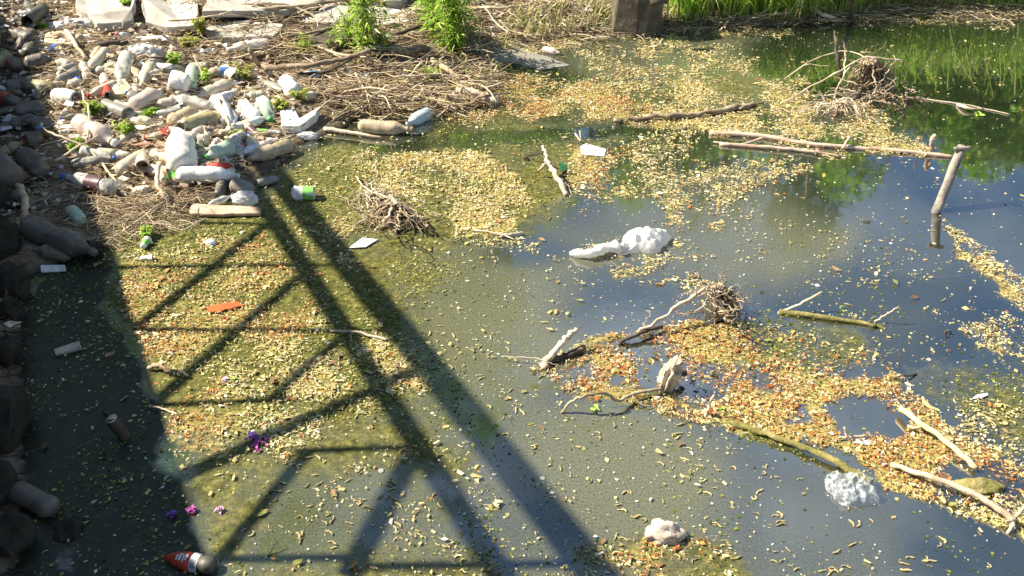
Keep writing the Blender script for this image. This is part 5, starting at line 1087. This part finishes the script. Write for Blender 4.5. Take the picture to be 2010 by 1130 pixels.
plant(722, 108, .48, .26, 20, 44, .075, 'bright green leafy shoot drooping left over the brush pile', 'shrub', droop=.6)
plant(690, 104, .26, .16, 12, 32, .06, 'smaller green shoot at the foot of the left leafy one', 'shrub', droop=.5)
plant(888, 112, .52, .28, 24, 46, .085, 'largest bright green shoot right over the brush pile', 'shrub', droop=.6)
plant(850, 70, .40, .16, 14, 45, .08, 'green shoot between the concrete block and the largest shoot', 'shrub', droop=.4)
plant(748, 108, .14, .10, 12, 22, .045, 'low yellow green sprout below the left leafy shoot', 'shrub', droop=.3)
plant(600, 112, .16, .07, 10, 24, .045, 'green sprout left of the dark plank', 'sprout')
plant(845, 168, .14, .09, 12, 22, .05, 'yellow green sprout in the brush pile tip', 'sprout', cols=[(.40, .45, .10), (.3, .4, .07), (.5, .5, .2)])
WD = [(344, 138, .12, .07, 'dark green weed beside the pale green bottle'), (402, 168, .10, .05, 'green weed right of the pale green bottle'), (186, 232, .11, .07, 'bright green weed below the left carton'),
      (252, 272, .10, .08, 'bright green weed above the brown wrapper'), (295, 238, .07, .06, 'green weed under the pinkish bottle'), (155, 298, .07, .05, 'small green weed among sticks by the shade'),
      (395, 62, .10, .06, 'yellow green weed near the second slab'), (88, 62, .06, .03, 'tiny green weed at the shade edge'), (556, 220, .09, .07, 'yellow weed right of the white square bottles'), (590, 198, .08, .07, 'yellow weed below the dusty bottle'),
      (250, 18, .08, .05, 'small weed on the top slabs'), (460, 272, .05, .05, 'yellow weed between the slim white bottle and greenish bottle'), (370, 96, .1, .1, 'yellowish dry weed over the slabs'), (480, 158, .10, .08, 'yellow flowering weed above the white bottles'),
      (290, 466, .05, .02, 'green sprig behind the small green cup')]
for qx, qy, h_, s2, lb in WD: plant(qx, qy, h_, s2, 12, 26, .03, lb, 'weed', cols=[(.42, .46, .08), (.5, .48, .14), (.3, .36, .06)] if 'yellow' in lb else FG, aspect=.22, name='weed', thick=.0015)
# tall grass on the far bank
def grass(name, poly_w, n, hr, cols, label, lean=.55):
    vs, fs, cs = [], [], []
    (x0, x1), (yy0, yy1) = poly_w
    tx = [random.uniform(x0, x1) for _ in range(max(6, n // 45))]
    for i in range(n):
        cxx = random.choice(tx) if random.random() < .75 else random.uniform(x0, x1)
        x = cxx + random.gauss(0, .07); sh = np.interp(x, SHX, SHY); y = sh + yy0 + (yy1 - yy0) * random.random() ** 1.0; z = max(H(x, y), 0)
        hh = random.uniform(*hr); a = random.uniform(0, 6.28); l = Vector((math.cos(a), math.sin(a) - .25, 0)) * hh * lean * random.random() * 1.8; w = random.uniform(.003, .007); s = Vector((math.cos(a + 1.57), math.sin(a + 1.57), 0)) * w
        b = len(vs); p = Vector((x, y, z)); p1 = p + l * .25 + Vector((0, 0, hh * .5)); p2 = p + l * .65 + Vector((0, 0, hh * .85)); p3 = p + l * 1.1 + Vector((0, 0, hh * .95 - abs(l.length) * .3))
        vs += [p - s, p + s, p1 + s, p1 - s, p2 + s * .7, p2 - s * .7, p3]; fs += [(b, b + 1, b + 2, b + 3), (b + 3, b + 2, b + 4, b + 5), (b + 5, b + 4, b + 6, b + 6)]
        c = random.choice(cols); k = random.uniform(.7, 1.2); cs += [tuple(v * k for v in c)] * 7
    f4 = [f[:3] if f[2] == f[3] else f for f in fs]
    me = mk(name, vs, f4, False, np.array(cs)); return tag(link(name, me, M_leafy), label, 'grass', kind='stuff')
sw = sorted([(p.x, p.y) for p in shore[22:]]); SHX = [p[0] for p in sw] + [14]; SHY = [p[1] for p in sw] + [7.4]
GC = [(.28, .50, .04), (.36, .56, .06), (.46, .62, .10), (.20, .38, .03), (.6, .58, .2)]
grass('tall_grass', ((1.3, 2.9), (.06, .9)), 3600, (.2, .65), GC, 'tall bright green grass on the far bank left of the dark stake')
grass('tall_grass', ((2.9, 6.5), (.12, 1.1)), 6200, (.2, .7), GC, 'tall green grass along the far bank right of the dark stake')
grass('dry_grass', ((-.4, 2.9), (.02, .5)), 1500, (.05, .16), [(.5, .42, .22), (.4, .36, .16), (.3, .34, .1)], 'short dry grass stems at the far waterline', .8)
# ------------------------------------------------------------------ petals and leaves on the water
def petals(px, py, n, r, col, label, cat='blossom', sz=.012):
    s = sc(py); t = empty('blossom', P(px, py, .006), label, cat)
    for i in range(n):
        a = random.uniform(0, 6.28); q = Vector((random.gauss(0, r / s * .5), random.gauss(0, r / s * .6), random.uniform(0, .008))); d = Vector((math.cos(a), math.sin(a), .25)) * sz; e = Vector((-math.sin(a), math.cos(a), .2)) * sz * .5
        me = mk('petal', [q - d, q + e + Vector((0, 0, .004)), q + d, q - e + Vector((0, 0, .003))], [(0, 1, 2, 3)], False); link('petal', me, col, t)
M_pk = flat('pink_petal', (.55, .12, .38)); M_vi = flat('violet_petal', (.22, .09, .42)); M_lp = flat('pale_pink_petal', (.65, .38, .52)); M_gl = flat('fresh_leaf', (.35, .55, .08))
petals(512, 868, 24, 16, M_pk, 'magenta blossom floating at the thick shadow diagonal'); petals(498, 858, 14, 12, M_vi, 'violet blossom touching the magenta one')
petals(378, 1000, 14, 9, M_pk, 'small pink blossom in the lower left shade edge'); petals(337, 1010, 8, 8, M_vi, 'faint violet blossom left of the small pink one'); petals(428, 1004, 6, 8, M_lp, 'pale pink petals right of the small pink blossom'); petals(440, 745, 6, 7, M_lp, 'pale pink petals beside the fresh green leaf')
petals(460, 744, 4, 8, M_gl, 'fresh green leaf bits floating among yellow catkins', 'leaf', .016); petals(1418, 803 - 0, 3, 6, M_gl, 'green leaf bit by the upright pale stick', 'leaf', .014)
petals(1165, 800, 4, 10, M_gl, 'green leaf bit under the arched dead branch', 'leaf', .016); petals(975, 988, 5, 8, flat('cream_petal', (.75, .66, .35)), 'cream petals cupped on the dark water near the handrail shadow', 'blossom', .016)
petals(1655, 608, 3, 8, M_gl, 'green leaf bit on the sunken mossy branch', 'leaf', .015); petals(1920, 225, 4, 12, M_gl, 'green leaves floating by the trailing pale branch', 'leaf', .025)
# deck shadow side: rotten stems standing on the left bank
print('objects', len(bpy.data.objects), 'tris~', sum(len(m.loops) for m in bpy.data.meshes))
